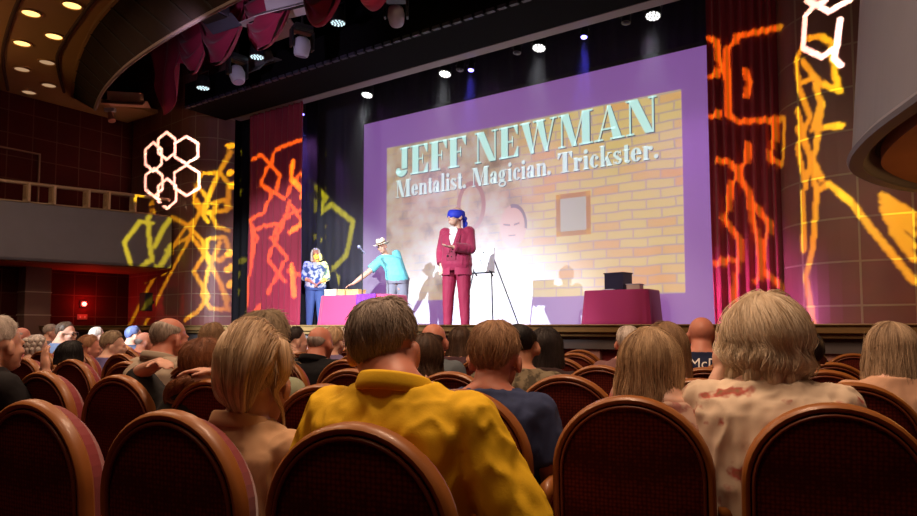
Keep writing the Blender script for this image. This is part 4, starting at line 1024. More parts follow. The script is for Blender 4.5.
def clump(b, path, rad, seed=0, n=18, ridg=.16, nst=0, sw=.0011):
    """a lock or tail of hair along a path, with uv streaks"""
    P = cat_([Vector(p) for p in path], 6); m = len(P); rs = []; uvl = []
    o = len(b.v)
    fr = []
    up = Vector((1, 0, 0))
    for i, p in enumerate(P):
        d = (P[min(i+1, m-1)]-P[max(i-1, 0)]).normalized()
        if abs(d.dot(up)) > .95: up = Vector((0, 1, 0))
        a = d.cross(up).normalized(); c = a.cross(d).normalized(); t = i/(m-1); k = t*(len(rad)-1); q = min(int(k), len(rad)-2); r = rad[q]+(rad[q+1]-rad[q])*(k-q)
        fr.append((p, a, c, r))
        for jn in range(n):
            an = 2*PI*jn/n; rr = r*(1+ridg*noise.noise(Vector((math.cos(an)*2.2+seed, math.sin(an)*2.2, t*2)))*1.6)
            b.v.append(p+(a*math.cos(an)+c*math.sin(an))*rr); uvl.append((jn/n, t))
    def F_(ix): b.f.append([o+i for i in ix]); b.mi.append(0); b.uv[len(b.f)-1] = [uvl[i] for i in ix]
    for i in range(m-1):
        for jn in range(n): F_((i*n+jn, i*n+(jn+1) % n, (i+1)*n+(jn+1) % n, (i+1)*n+jn))
    F_(tuple(reversed(range(n)))); F_(tuple((m-1)*n+jn for jn in range(n)))
    rnd = random.Random(seed)
    for s in range(nst):
        an = rnd.uniform(0, 2*PI); dr = rnd.uniform(-.8, .8); k0 = rnd.randint(0, m//2); k1 = rnd.randint(m//2, m-1); pts = []
        for i in range(k0, k1+1, 2):
            p, a, c, r = fr[i]; aa = an+dr*i/m; pts.append(p+(a*math.cos(aa)+c*math.sin(aa))*r*1.06)
        if len(pts) > 2:
            fo = len(b.f); b.tube(pts, sw, 3, cap=False)
            for fi in range(fo, len(b.f)): b.uv[fi] = [(an/6.28, .5)]*4
    return b
HAIRC = {
 'grey_brown': ((.14, .105, .085), (.50, .41, .34)), 'blonde_pale': ((.62, .46, .30), (.98, .86, .68)), 'blonde_dark': ((.24, .14, .075), (.80, .58, .36)),
 'dirty_blonde': ((.22, .14, .085), (.68, .50, .33)), 'auburn': ((.12, .035, .015), (.34, .13, .05)), 'brown': ((.035, .018, .012), (.13, .07, .04)), 'dark': ((.010, .007, .008), (.05, .035, .032)),
 'black': ((.004, .003, .004), (.018, .014, .016)), 'white': ((.42, .35, .30), (.78, .70, .64)), 'grey': ((.16, .13, .12), (.42, .36, .32)), 'sandy': ((.18, .10, .055), (.46, .29, .16)), 'red_brown': ((.20, .10, .055), (.58, .36, .21)),
 'ginger': ((.25, .10, .05), (.55, .30, .16)), 'blue': ((.06, .08, .20), (.16, .20, .42)), 'greyblonde': ((.20, .14, .09), (.50, .38, .25)), 'stage_blonde': ((.55, .48, .40), (.9, .85, .76))}
def HM(c): return hair_mat('hair_'+c, *HAIRC[c])
def headM(j, yaw=0, pitch=0, roll=0, s=1.0, off=(0, 0, 0)):
    return Matrix.Translation(Vector(j['hd'])+Vector(off)) @ Matrix.Rotation(R(yaw), 4, 'Z') @ Matrix.Rotation(R(pitch), 4, 'X') @ Matrix.Rotation(R(roll), 4, 'Y') @ Matrix.Scale(s, 4)
def collar_mesh(j, r=.074, h=.026, m=None, back=.012, gap=30):
    nb = Vector(j['nb'])+Vector((0, -.008, -.028)); rs = []; n = 36
    pr = [(-.004, 0), (-.004, h*.6), (-.003, h), (.003, h+.003), (.008, h*.9), (.014, h*.2), (.018, -.012), (.010, -.014)]
    for k in range(n+1):
        a = R(90+gap)+(2*PI-2*R(gap))*k/n; dn = math.sin(a)          # a=90deg front
        ring = []
        for o, z in pr: ring.append(nb+Vector((math.cos(a)*(r+o), math.sin(a)*(r*.92+o), z-dn*.022)))
        rs.append(ring)
    return MB().rings(rs)
EYE_M = mat('eye_dark', (.04, .03, .03), .2); LIP_M = mat('lips', (.45, .14, .12), .5); BROW_M = mat('eyebrow', (.12, .08, .05), .8)
def face_bits(root, H, sc=1):
    b = MB()
    for sx in (-1, 1): b.sph(H @ Vector((sx*.028, .080, -.003)), (.012, .008, .007), 10, 6, H.to_3x3())
    o = b.build('eyes', EYE_M, root, smooth=True); o.name = 'eye_pair'
    b = MB(); b.sph(H @ Vector((0, .090, -.062)), (.021, .006, .006), 10, 6, H.to_3x3()); b.build('lips', LIP_M, root, smooth=True)
    b = MB()
    for sx in (-1, 1): b.sph(H @ Vector((sx*.030, .090, .016)), (.018, .006, .004), 10, 6, H.to_3x3())
    b.build('eyebrow_pair', BROW_M, root, smooth=True)
pcount = 0
def person(label, px, top, row=None, Y=None, sk='fair', hcol='brown', hp=None, shirt=None, sleeve=.55, w=1.0, yaw=0, hyaw=0, hpitch=0, hroll=0, hs=1.0, arms='lap', voxel=.012, collar=None, belly=0, bulk=1.0, near=False, pants=(.03, .03, .05), hz=0, face=False, extra=None, amp=.005, hoff=(0, 0, 0), bodysc=1):
    global pcount; pcount += 1
    j = J_sit(arms)
    kk = row or 0
    if row is not None: q = row_hit(px, row, .24); Y = q.y; print('P', px, row, round(Y, 2))
    P = atY(px, top, Y); 
    q = Vector((P.x, P.y, 0)); a = row_face(q, kk)+R(yaw)
    if bodysc != 1:
        for k_ in ('sh', 'el', 'wr'): j[k_] = [(a_[0]*bodysc, a_[1], a_[2]) for a_ in j[k_]]
    H = headM(j, hyaw, hpitch, hroll, hs, hoff)
    ht = j['hd'][2]+hoff[2]+.114*hs+(hp.get('th', .012) if hp else 0)*.8+(hp.get('vol', (0, 0, 0))[2] if hp else 0)
    sc = P.z/ht
    root = thing('person', label, 'person', (0, 0, 0), -a)
    # head goes exactly where it is seen
    hoff_w = Rz(-a) @ (Vector((j['hd'][0]+hoff[0], j['hd'][1]+hoff[1], 0))*sc)
    root.location = (q.x-hoff_w.x, q.y-hoff_w.y, 0); root.scale = (sc*bulk, sc*bulk, sc) if bulk != 1 else (sc,)*3
    link(body_mesh(j, w, H, voxel, .056*max(1, min(1.1, w)), belly), 'body', skin(sk), root)
    shm = shirt if not isinstance(shirt, tuple) else mat('cloth_%.2f_%.2f_%.2f' % shirt, shirt, .85, noise_s=30, amt=.08, spec=.15)
    so = link(shirt_mesh(j, w, sleeve, voxel, belly, .012, amp, pcount), 'shirt', shm, root)
    link(pants_mesh(j, w, .016), 'trousers', mat('trousers_%d' % (pants[0]*100), pants, .9), root)
    if collar: collar_mesh(j, .076*max(1, w*.97)).build('collar', shm if collar is True else collar, so, smooth=True)
    b = MB()
    for i in (0, 1):
        an = Vector(j['ank'][i]); b = MB(); b.bone(an+Vector((0, -.01, -.045)), an+Vector((0, .15, -.052)), .044, .037); 
        b.build('shoe', mat('shoe_dark', (.02, .02, .02), .5), root, smooth=True)
    if hp is not None:
        hb = hair(**hp) if callable(hp) is False else hp()
        if extra: extra(hb)
        hb.xf(H); hb.build('hair', HM(hcol), root, smooth=True)
    if face: face_bits(root, H)
    return root, j, H, so
# ================================================================== THE AUDIENCE
Hs = lambda **k: dict(kind='short', **k)
Hl = lambda **k: dict(kind='long', **k)
floral = two_tone('floral_cream', (.72, .58, .44), (.42, .10, .08), 13, .58, .66, c3=(.16, .14, .06), kind='noise')
floral2 = two_tone('floral_pink', (.34, .14, .12), (.50, .33, .26), 26, .45, .55)
coral = two_tone('coral_print', (.60, .05, .06), (.55, .30, .24), 12, .45, .55)
# --- nearest people
yl = mat('yellow_cotton', (.82, .50, .018), .8, noise_s=4, amt=.06, spec=.2, bump=.1, bump_s=300)
person('person in a yellow short-sleeved shirt with thinning grey-brown hair, seen from behind', 386, 298, 0, hoff=(-.07, .0, -.022), bodysc=1.0, sk='red', hcol='grey_brown', hp=Hs(th=.011, seed=3, strands=3200, fly=.004, swirl=15, bald=[(178, 12, .004)]), shirt=yl, sleeve=.95, w=1.08, arms='out', voxel=.008, collar=True, belly=.03, near=True, hs=1.04, amp=.010)
def updo(b):
    clump(b, [(.0, -.03, .12), (.015, -.09, .11), (.02, -.135, .06), (.012, -.135, -.01), (.0, -.10, -.07)], [.04, .07, .068, .05, .02], 5, 20, .25, 260)
    clump(b, [(-.03, .0, .115), (-.075, -.03, .09), (-.085, -.05, .03), (-.060, -.08, -.03), (-.03, -.10, -.06)], [.02, .034, .030, .020, .006], 6, 14, .25, 120)
    clump(b, [(.03, -.02, .11), (.07, -.05, .09), (.085, -.05, .03), (.070, -.05, -.02), (.076, -.01, -.07), (.080, .0, -.13)], [.02, .030, .024, .008, .004, .003], 7, 14, .25, 120)
person('person in a beige top with streaked blonde hair pinned up, near the left', 261, 334, 0, sk='tan', hcol='blonde_dark', hp=Hs(th=.020, seed=5, strands=1100, fly=.010, vol=(.008, .008, .012)), shirt=mat('beige_jersey', (.58, .36, .21), .85, noise_s=5, amt=.06, spec=.15), sleeve=1.8, w=.98, voxel=.008, collar=True, hyaw=14, hpitch=-6, near=True, hs=1.08, extra=updo, amp=.008)
def wisps(b):
    for k, (a, r0) in enumerate(((150, .055), (175, .06), (205, .055), (120, .04), (240, .045))):
        s, c = math.sin(R(a)), math.cos(R(a))
        clump(b, [(s*.075, c*.085-.01, .06), (s*.088, c*.100-.01, -.02), (s*.098, c*.112-.01, -.08), (s*(.115), c*.12, -.125), (s*.15, c*.13, -.135)], [.01, r0*.35, r0*.5, r0*.4, .004], 20+k, 14, .3, 90)
person('person in a cream floral blouse with big wavy pale blonde hair, at the right', 764, 297, 1, sk='pale', hcol='blonde_pale', hp=Hl(swirl=38, th=.030, L_=.12, flare=.004, taper=.018, wave=.012, seed=9, strands=3000, front=62, vol=(.010, .008, .012), fly=.012, ridg=.006, ends=.16), shirt=floral, sleeve=1.1, w=1.24, arms='cheekL', voxel=.008, near=True, hs=1.02, extra=wisps, amp=.010)
person('person with long straight ash-blonde hair and a pink patterned top, right of the center', 650, 329, 1, sk='pale', hcol='blonde_dark', hp=Hl(th=.020, L_=.24, flare=.012, wave=.006, seed=11, strands=2400, front=55, vol=(.008, .006, .01), fly=.006, ends=.08), shirt=floral2, sleeve=.6, w=1.02, voxel=.009, near=True, hs=1.0, hoff=(-.06, 0, 0))
person('person with short reddish-brown hair in a navy T-shirt, seen from behind near the center', 496, 322, 1, sk='red', hcol='red_brown', hp=Hs(th=.016, seed=13, strands=2200, fly=.005, vol=(.004, 0, .004)), shirt=mat('navy_cotton', (.030, .045, .12), .9, noise_s=8, amt=.15), sleeve=.75, w=1.12, voxel=.009, hs=1.1, belly=.02, amp=.008)
def lowbun(b):
    clump(b, [(.03, -.10, -.03), (.0, -.125, -.06), (-.05, -.12, -.08), (-.055, -.12, -.12), (-.01, -.125, -.13), (.03, -.12, -.10)], [.02, .035, .036, .032, .03, .012], 4, 16, .3, 140)
    clump(b, [(-.03, -.12, -.10), (-.07, -.12, -.16), (-.10, -.12, -.20)], [.02, .014, .004], 8, 10, .3, 50)
person('person with auburn hair in a low bun and both arms raised behind the head', 206, 339, .8, sk='fair', hcol='auburn', hp=Hs(th=.018, seed=15, strands=1200, fly=.006, vol=(.006, .004, .006)), shirt=mat('black_knit', (.012, .010, .010), .9), sleeve=.95, w=.95, arms='behind', voxel=.009, extra=lowbun, hs=1.04)
def curl(b):
    for k in range(26):
        a = 70+k*8.8; s, c = math.sin(R(a)), math.cos(R(a)); z = (.07, .03, -.02)[k % 3]
        clump(b, [(s*.07, c*.088-.01, z+.03), (s*.098, c*.115-.01, z+.01), (s*.09, c*.105-.01, z-.035)], [.012, .026, .010], 40+k, 10, .3, 12)
person('person with fluffy grey-blonde hair and a pale green shirt, left of the yellow shirt', 268, 313, 1, sk='fair', hcol='greyblonde', hp=Hs(th=.030, seed=17, strands=1600, fly=.012, vol=(.014, .010, .008), ridg=.010), shirt=mat('sage_cotton', (.30, .33, .22), .9), sleeve=.7, w=1.06, voxel=.01, hs=1.05)
person('white-haired old person in a dark jacket, chin in hand at the left edge', 1, 317, .55, sk='fair', hcol='white', hp=Hs(th=.014, seed=19, strands=1200), shirt=(.02, .018, .02), sleeve=1.9, w=1.05, arms='chin', hyaw=8, voxel=.009, face=True, hs=1.1, collar=True)
# --- middle rows
M = lambda *a, **k: person(*a, **k)
M('bald-crowned person with dark cropped sides in a pale collared shirt, left of the auburn bun', 171, 317, 1.8, sk='red', hcol='grey_brown', hp=Hs(th=.007, seed=21, strands=700, bald=[(0, 12, .065)]), shirt=(.42, .34, .26), sleeve=.9, w=1.2, hyaw=-8, collar=True, hs=1.1, voxel=.01)
M('person with black hair in a bowl cut low between chairs at the left', 73, 341, 2, sk='tan', hcol='black', hp=Hl(th=.022, L_=.08, flare=.01, seed=23, strands=300), shirt=(.02, .02, .03), w=.9)
M('person with straight light brown hair just above the auburn bun', 214, 323, 3, sk='fair', hcol='sandy', hp=Hl(th=.018, L_=.16, seed=25, strands=500), shirt=(.22, .17, .14))
def curlmid(b): curl(b)
M('person with short curly white hair at the left edge, beside a dark wooden chair', 39, 335, 3, sk='pale', hcol='white', hp=Hs(th=.022, seed=27, strands=300, vol=(.008, .006, .004)), shirt=(.22, .20, .24), hyaw=-25, extra=curlmid, w=.95)
M('person with reddish face and receding grey hair near the left edge', 23, 327, 4, sk='red', hcol='grey', hp=Hs(th=.008, seed=29, bald=[(0, 20, .08)]), shirt=(.10, .09, .10), hyaw=-30, face=True)
M('person with flat grey hair behind the person in glasses at the left', 52, 324, 5, sk='fair', hcol='grey', hp=Hs(th=.012, seed=31), shirt=(.16, .14, .16), hyaw=-30)
r13 = M('person in dark-rimmed glasses and a blue shirt looking right, at the left', 67, 322, 4, sk='fair', hcol='brown', hp=Hs(th=.014, seed=33, strands=200), shirt=(.13, .17, .28), hyaw=-60, face=True, w=1.1, hs=1.05)
root, j, H, so = r13
b = MB()
for sx in (-1, 1):
    rs = [H @ Vector((sx*.030+.022*math.cos(a), .098, -.002+.016*math.sin(a))) for a in [2*PI*i/14 for i in range(15)]]; b.tube(rs, .003, 6)
    b.tube([H @ Vector((sx*.052, .095, .002)), H @ Vector((sx*.076, .0, .002))], .003, 6)
b.build('glasses', mat('glasses_black', (.01, .01, .01), .3), root)
M('person with short strawberry-blonde hair right of the black-haired one', 91, 335, 3, sk='pink', hcol='ginger', hp=Hs(th=.022, seed=35, strands=400, vol=(.008, .004, .006)), shirt=(.24, .18, .34), hyaw=-35, w=.95)
M('person with short feathered light brown hair and purple light on the hair', 115, 331, 3, sk='pale', hcol='greyblonde', hp=Hs(th=.024, seed=37, strands=400, vol=(.008, .006, .006)), shirt=(.14, .12, .30), hyaw=-45, w=.95)
M('bald pink-headed person in a dark shirt left of the pale collared shirt', 146, 332, 4, sk='pink', hcol='grey', hp=Hs(th=.004, seed=39, bald=[(0, 10, .10), (180, 30, .06)]), shirt=(.03, .03, .04), hyaw=-25)
M('person with bluish-grey hair behind the bald pink-headed person', 135, 326, 5, sk='fair', hcol='blue', hp=Hs(th=.018, seed=41), shirt=(.06, .07, .12), hyaw=-20)
M('person with white hair far off, tinted violet by stage light, at the left', 98, 327, 5, sk='pale', hcol='white', hp=Hs(th=.018, seed=42), shirt=(.2, .15, .35))
M('bald person in a black jacket left of the yellow shirt', 321, 326, 3, sk='red', hcol='grey', hp=Hs(th=.006, seed=43, bald=[(0, 10, .10), (180, 35, .045)]), shirt=(.008, .008, .010), sleeve=1.9, w=1.25, collar=True, hs=1.08)
M('person with pinned blonde curls just behind the bald person in black', 335, 327, 4, sk='pale', hcol='blonde_dark', hp=Hs(th=.024, seed=45, strands=300, vol=(.006, .006, .006)), shirt=(.2, .16, .3))
M('person with dark hair and violet-lit white collar behind the fluffy grey-blonde head', 297, 327, 4, sk='pale', hcol='dark', hp=Hs(th=.018, seed=47, strands=200), shirt=(.45, .4, .55), hyaw=-35)
M('person with violet-lit pale hair beside the pinned blonde curls', 346, 327, 5, sk='pale', hcol='white', hp=Hs(th=.02, seed=48), shirt=(.3, .25, .5))
M('person with long wavy brown hair half hidden behind the yellow-shirted person', 426, 334, 2, sk='fair', hcol='brown', hp=Hl(th=.020, L_=.20, wave=.012, seed=49, strands=700), shirt=(.04, .03, .03), w=.9)
M('bald person in a slate grey shirt right of the yellow-shirted person', 434, 323, 3, sk='red', hcol='dark', hp=Hs(th=.005, seed=51, bald=[(0, 10, .10), (180, 25, .055)]), shirt=(.11, .13, .15), w=1.15, hs=1.08, hyaw=12)
M('person with long dark brown hair behind the slate grey shirt, near the stage', 461, 327, 4, sk='fair', hcol='brown', hp=Hl(th=.02, L_=.18, seed=53, flare=.02, strands=300), shirt=(.08, .04, .05))
M('person with short black hair between the long-haired one and the navy T-shirt', 477, 332, 4, sk='tan', hcol='black', hp=Hs(th=.012, seed=55), shirt=(.06, .03, .04))
M('person with thinning black hair in an olive-brown patterned shirt, right of the navy T-shirt', 521, 322, 2, sk='tan', hcol='black', hp=Hs(th=.008, seed=57, strands=500, bald=[(20, 30, .06)]), shirt=two_tone('olive_print', (.07, .055, .035), (.20, .16, .10), 22), w=1.12, hyaw=10)
M('person with chin-length dark brown hair right of the olive shirt', 546, 328, 3, sk='tan', hcol='dark', hp=Hl(th=.022, L_=.13, seed=59, strands=500, flare=.01), shirt=(.05, .03, .03), w=.95, hs=1.08)
M('person with long light brown hair and a coral top behind the long ash-blonde hair', 665, 323, 2, sk='fair', hcol='sandy', hp=Hl(th=.022, L_=.22, seed=61, strands=1200, flare=.008), shirt=coral, w=.95, hs=1.06)
M('person with fine pale hair peeking out left of the long ash-blonde hair', 628, 326, 4, sk='pink', hcol='white', hp=Hs(th=.014, seed=63, strands=200), shirt=(.2, .1, .1))
mc = M('bald person in a navy jersey with white lettering across the back', 701, 317, 4, sk='red', hcol='dark', hp=None, shirt=(.016, .022, .060), sleeve=.8, w=1.2, hs=1.08, hyaw=8)
M('person with dark pinned-up hair and a raised hand right of the big blonde hair', 806, 333, 3, sk='brown', hcol='dark', hp=Hs(th=.02, seed=67, strands=200), shirt=(.06, .02, .03), arms='cheekL', hyaw=10)
M('person with long straight mousy hair and a peach top, near the right edge', 889, 323, 2.4, sk='pale', hcol='dirty_blonde', hp=Hl(th=.018, L_=.22, seed=69, strands=1200, flare=.025), shirt=(.60, .36, .24), w=.98, hs=1.06, hyaw=25)
# lettering on the navy jersey, laid on the cloth
root, j, H, so = mc
cu_ = bpy.data.curves.new('jersey_text', 'FONT'); cu_.body = 'McDAVID'; cu_.size = .088; cu_.align_x = 'CENTER'; cu_.resolution_u = 3
to = bpy.data.objects.new('jersey_text', cu_); C.objects.link(to); dg = bpy.context.evaluated_depsgraph_get()
tm = bpy.data.meshes.new_from_object(to.evaluated_get(dg)); bpy.data.objects.remove(to)
bm = bmesh.new(); bm.from_mesh(tm); bmesh.ops.triangulate(bm, faces=bm.faces[:]); bmesh.ops.subdivide_edges(bm, edges=bm.edges[:], cuts=1)
bv = BVHTree.FromPolygons([v.co.copy() for v in so.data.vertices], [tuple(p.vertices) for p in so.data.polygons])
for v in bm.verts:
    x, z = v.co.x+.12, v.co.y+.975
    hit = bv.ray_cast(Vector((x, -.6, z)), Vector((0, 1, 0))); v.co = (hit[0] if hit[0] else Vector((x, -.12, z)))+Vector((0, -.004, 0))
bm.to_mesh(tm); bm.free(); link(tm, 'jersey_lettering', mat('lettering_white', (.75, .72, .70), .7), so)
# ================================================================== ON STAGE
SZ = 1.2
def stage_person(label, px, top, v, ht, j, w, sk, H, shirt, sleeve, pants, hcol, hp, yaw, name_sh='shirt', voxel=.010, belly=0, inf=.012, curl=.5, pns=(None, None), extra_h=.114):
    p = onV(px, top, v); root = thing('person', label, 'person', (p.x, p.y, SZ), STAGE_RZ+yaw)
    topz = (H @ Vector((0, -.012, extra_h))).z; sc = (p.z-SZ)/topz; root.scale = (sc,)*3
    hw = Rz(STAGE_RZ+yaw) @ (Vector(((H.translation).x, (H.translation).y, 0))*sc); root.location = (p.x-hw.x, p.y-hw.y, SZ)
    link(body_mesh(j, w, H, voxel*.8, .050, belly, curl=curl, pns=pns), 'body', skin(sk), root)
    so = link(shirt_mesh(j, w, sleeve, voxel, belly, inf, .004, px), name_sh, shirt, root)
    po = link(pants_mesh(j, w, voxel, .013, 1.05), 'trousers', pants, root)
    for i in (0, 1):
        an = Vector(j['ank'][i]); fd = Vector(j.get('foot', (0, 1, 0))); b = MB(); b.bone(an+Vector((0, 0, -.045)), an+fd*.15+Vector((0, 0, -.055)), .045, .036); b.build('shoe', mat('shoe_dark', (.02, .02, .02), .5), root, smooth=True)
    if hp: hb = hair(**hp); hb.xf(H); hb.build('hair', HM(hcol), root, smooth=True)
    face_bits(root, H)
    return root, so, sc
# the performer: magenta three-piece suit, blindfold, one forearm held out
SUIT = mat('suit_magenta', (.30, .012, .06), .7, sheen=.2, noise_s=5, amt=.08); SUITP = mat('suit_trousers', (.25, .010, .045), .75, noise_s=5, amt=.08)
j = J_stand(); j['sh'].reverse(); j['el'] = [(.27, -.05, 1.13), (-.24, .06, 1.14)]; j['wr'] = [(.21, .07, .93), (-.06, .30, 1.15)]; j['hdv'] = [(-.1, .25, -1), (.55, .8, .02)]
j['ank'] = ((-.13, 0, .09), (.13, .02, .09)); j['hip'] = ((-.10, 0, .90), (.10, 0, .90)); j['knee'] = ((-.12, .02, .49), (.12, .03, .49))
H = headM(j, -30, 8, 0, 1.2)
# facing the house, turned a little to the left of the picture
root, so, sc = stage_person('person in a magenta three-piece suit and blue blindfold standing with one forearm held out', 456, 207.5, 8.2, 1.85, j, 1.2, 'pale', H, SUIT, 1.93, SUITP, 'white', Hs(th=.006, seed=71, bald=[(0, 10, .11)]), PI+R(12), 'jacket', .009, .02, .02, pns=(None, (0, 0, -1)))
# white shirt wedge, waistcoat, lapels, buttons, skirt of the jacket
def front(j, x, z, out=.0):
    hit = bvj.ray_cast(Vector((x, .215, z)), Vector((0, -1, 0))); return Vector((x, (hit[0].y if hit[0] else .12)+out, z))
bvj = BVHTree.FromPolygons([v.co.copy() for v in so.data.vertices], [tuple(p.vertices) for p in so.data.polygons])
def panel(poly, out, thick, m, name, par, n=10):
    """poly: two side lines (left xs, right xs) over z list -> strip laid on the jacket front"""
    rs = []
    for (xl, xr, z) in poly:
        r0 = [front(j, xl+(xr-xl)*i/n, z, out) for i in range(n+1)]; r1 = [front(j, xr+(xl-xr)*i/n, z, out-thick) for i in range(n+1)]
        rs.append(r0+r1)
    return MB().rings(rs).build(name, m, par, smooth=True, auto=True)
panel([(-.045, .055, 1.455), (-.06, .06, 1.40), (-.04, .045, 1.30), (-.012, .014, 1.20)], .012, .022, mat('shirt_white', (.85, .85, .9), .7), 'dress_shirt', root)
WST = mat('waistcoat', (.22, .008, .04), .7)
panel([(-.075, -.058, 1.38), (-.075, .075, 1.215), (-.075, .075, 1.12), (-.085, .085, .98)], .008, .02, WST, 'waistcoat', root)
panel([(-.095, -.06, 1.44), (-.125, -.055, 1.33), (-.10, -.03, 1.20), (-.075, -.03, 1.08)], .020, .018, SUIT, 'lapel', root)
panel([(.06, .095, 1.44), (.055, .125, 1.33), (.03, .10, 1.20), (.03, .075, 1.08)], .020, .018, SUIT, 'lapel', root)
b = MB()
for z in (1.17, 1.10, 1.03): q = front(j, 0, z, .008); b.sph(q, .010, 8, 6)
b.build('waistcoat_button', M_metal, root)
q = front(j, .06, 1.04, .018); MB().sph(q, .014, 10, 6).build('jacket_button', M_metal, root)
# jacket skirt
b = MB(); rs = []
for z, e in ((1.05, .0), (.95, .012), (.86, .020), (.78, .026)):
    ring = []
    for i in range(41):
        a = R(100)+R(340)*i/40; ring.append(Vector((math.cos(a)*(.20+e), math.sin(a)*(.150+e), z)))
    rs.append(ring+[Vector((p.x*.95, p.y*.95, p.z)) for p in ring[::-1]])
MB().rings(rs).build('jacket_skirt', SUIT, root, smooth=True, auto=True)
q = MB(); 
for sx in (-1, 1): q.box((sx*.15, .10, .93), (.13, .02, .05), Matrix.Rotation(-sx*R(38), 3, 'Z'))
q.build('pocket_flap', SUITP, root, bevel=.004)
BLUE = mat('blindfold_blue', (.02, .04, .60), .6, noise_s=20, amt=.2)
b = MB(); rs = []
for z, g in ((.062, .000), (.055, .010), (.020, .018), (-.020, .016), (-.036, .004)):
    rs.append([H @ Vector((math.cos(a)*(.078+g), -.002+math.sin(a)*(.094+g), z-.008*math.sin(a)+.01)) for a in [2*PI*i/40 for i in range(40)]])
b.rings(rs, cap=True); bf = b.build('blindfold', BLUE, root, smooth=True)
b = MB(); b.sph(H @ Vector((-.02, -.115, .0)), (.04, .03, .036), 12, 8)
b.tube([H @ Vector(p) for p in ((.0, -.12, 0), (.02, -.15, -.05), (.015, -.16, -.11), (.03, -.165, -.17))], [.02, .026, .024, .012], 10)
b.tube([H @ Vector(p) for p in ((.0, -.12, 0), (-.025, -.145, -.05), (-.03, -.15, -.12))], [.02, .022, .008], 10); b.build('blindfold_knot', BLUE, bf, smooth=True)
w_ = Vector(j['wr'][1]); MB().tube([w_+Vector((-.02, .05, -.035)), w_+Vector((-.04, .10, -.035))], .03, 10).build('wrist_watch', M_metal, root) if False else None
# person leaning over the pink table, straw hat
j = J_stand()
j['wai'] = (.03, .01, 1.07); j['che'] = (.10, .05, 1.22); j['shc'] = (.17, .07, 1.33); j['nb'] = (.21, .08, 1.385); j['hd'] = (.27, .13, 1.51)
j['sh'] = [(.33, .08, 1.25), (.02, .04, 1.39)]; j['el'] = [(.52, .16, 1.04), (-.06, .0, 1.12)]; j['wr'] = [(.77, .26, .83), (-.05, .06, .88)]; j['hdv'] = [(.8, .3, -.35), (0, .1, -1)]
H = headM(j, -10, -8, 14, 1.0)
TEAL = mat('teal_shirt', (.16, .55, .62), .8, noise_s=5, amt=.08)
root, so, sc = stage_person('person in a straw hat and teal T-shirt leaning over the pink table', 382, 241, 9.6, 1.7, j, 1.22, 'fair', H, TEAL, .75, mat('grey_trousers', (.22, .21, .27), .9), 'grey', Hs(th=.010, seed=73), PI+R(30), 'shirt', .010, .03)
b = MB(); rs = []
for rr, z in ((.165, .050), (.16, .056), (.098, .060), (.092, .12), (.080, .150), (.05, .158), (.01, .150)):
    rs.append([H @ Vector((math.cos(a)*rr*.92, -.008+math.sin(a)*rr*1.1, z+.012*math.cos(2*a))) for a in [2*PI*i/36 for i in range(36)]])
b.rings(rs); hat = b.build('straw_hat', mat('straw', (.72, .62, .48), .8, noise_s=60, amt=.2), root, smooth=True, auto=True)
b = MB(); rs = [[H @ Vector((math.cos(a)*(.098)*.93, -.008+math.sin(a)*.098*1.11, z+.012*math.cos(2*a))) for a in [2*PI*i/36 for i in range(36)]] for z in (.064, .088)]
b.rings(rs); b.build('hat_band', mat('band_brown', (.12, .07, .05), .7), hat)
w_ = Vector(j['wr'][1]); MB().tube([w_+Vector((0, -.0, .04)), w_+Vector((0, .0, .015))], .034, 14).build('wristband', M_metal, root)
MB().rings([ellr((-.0, -.0, z), .176, .136, 28, .85) for z in (.955, .985)]).build('belt', mat('belt_brown', (.04, .02, .015), .5), root)
# person in a blue and white blouse, hands clasped
j = J_stand(); j['el'] = [(-.25, .03, 1.11), (.25, .03, 1.11)]; j['wr'] = [(-.07, .22, .99), (.08, .22, 1.0)]; j['hdv'] = [(.75, .35, -.5), (-.75, .35, -.5)]
H = headM(j, -8, -10, 8, 1.02)
bw = two_tone('blouse_blue_white', (.62, .70, .85), (.06, .12, .38), 12, .50, .56)
root, so, sc = stage_person('person in a blue and white blouse with clasped hands, left of the pink table', 316, 249, 9.45, 1.62, j, 1.28, 'pink', H, bw, 1.35, mat('blue_jeans', (.07, .13, .35), .9, noise_s=12, amt=.15), 'stage_blonde', Hl(th=.020, L_=.17, seed=75, strands=600, flare=.02, wave=.008), PI+R(50), 'blouse', .010, .03)
# ================================================================== PATTERN PROJECTORS
# real metal pattern discs in front of narrow lamps, hung from the house ceiling, throw the hexagon light
def surf_left(x): return 8.3 if x < 231 else 9.6 if x < 247 else 9.0 if x < 301.5 else 10.0 if x < 317.5 else 11.55
def surf_right(x): return 8.85 if x < 799 else (8.95 if x < 806 else 8.62 if x < 826 else 8.5)
BV_T = None
def scene_bvh():
    vs, fs = [], []
    bpy.context.view_layer.update()
    for o in bpy.data.objects:
        if o.type == 'MESH' and (o.name.startswith(('wall_stage', 'wall_left', 'wall_balcony', 'stage_curtain', 'black_leg', 'navy_masking', 'trim_6', 'floor_balcony'))):
            k = len(vs); vs += [o.matrix_world @ v.co for v in o.data.vertices]; fs += [[i+k for i in q.vertices] for q in o.data.polygons]
    return BVHTree.FromPolygons(vs, fs)
BV_T = scene_bvh()
def hitpx(x, y):
    h = BV_T.ray_cast(O3, ray(x, y).normalized()); return h[0]
def zoomed(pl, ox, oy, sc): return [[(ox+x/sc, oy+y/sc) for x, y in p] for p in pl]
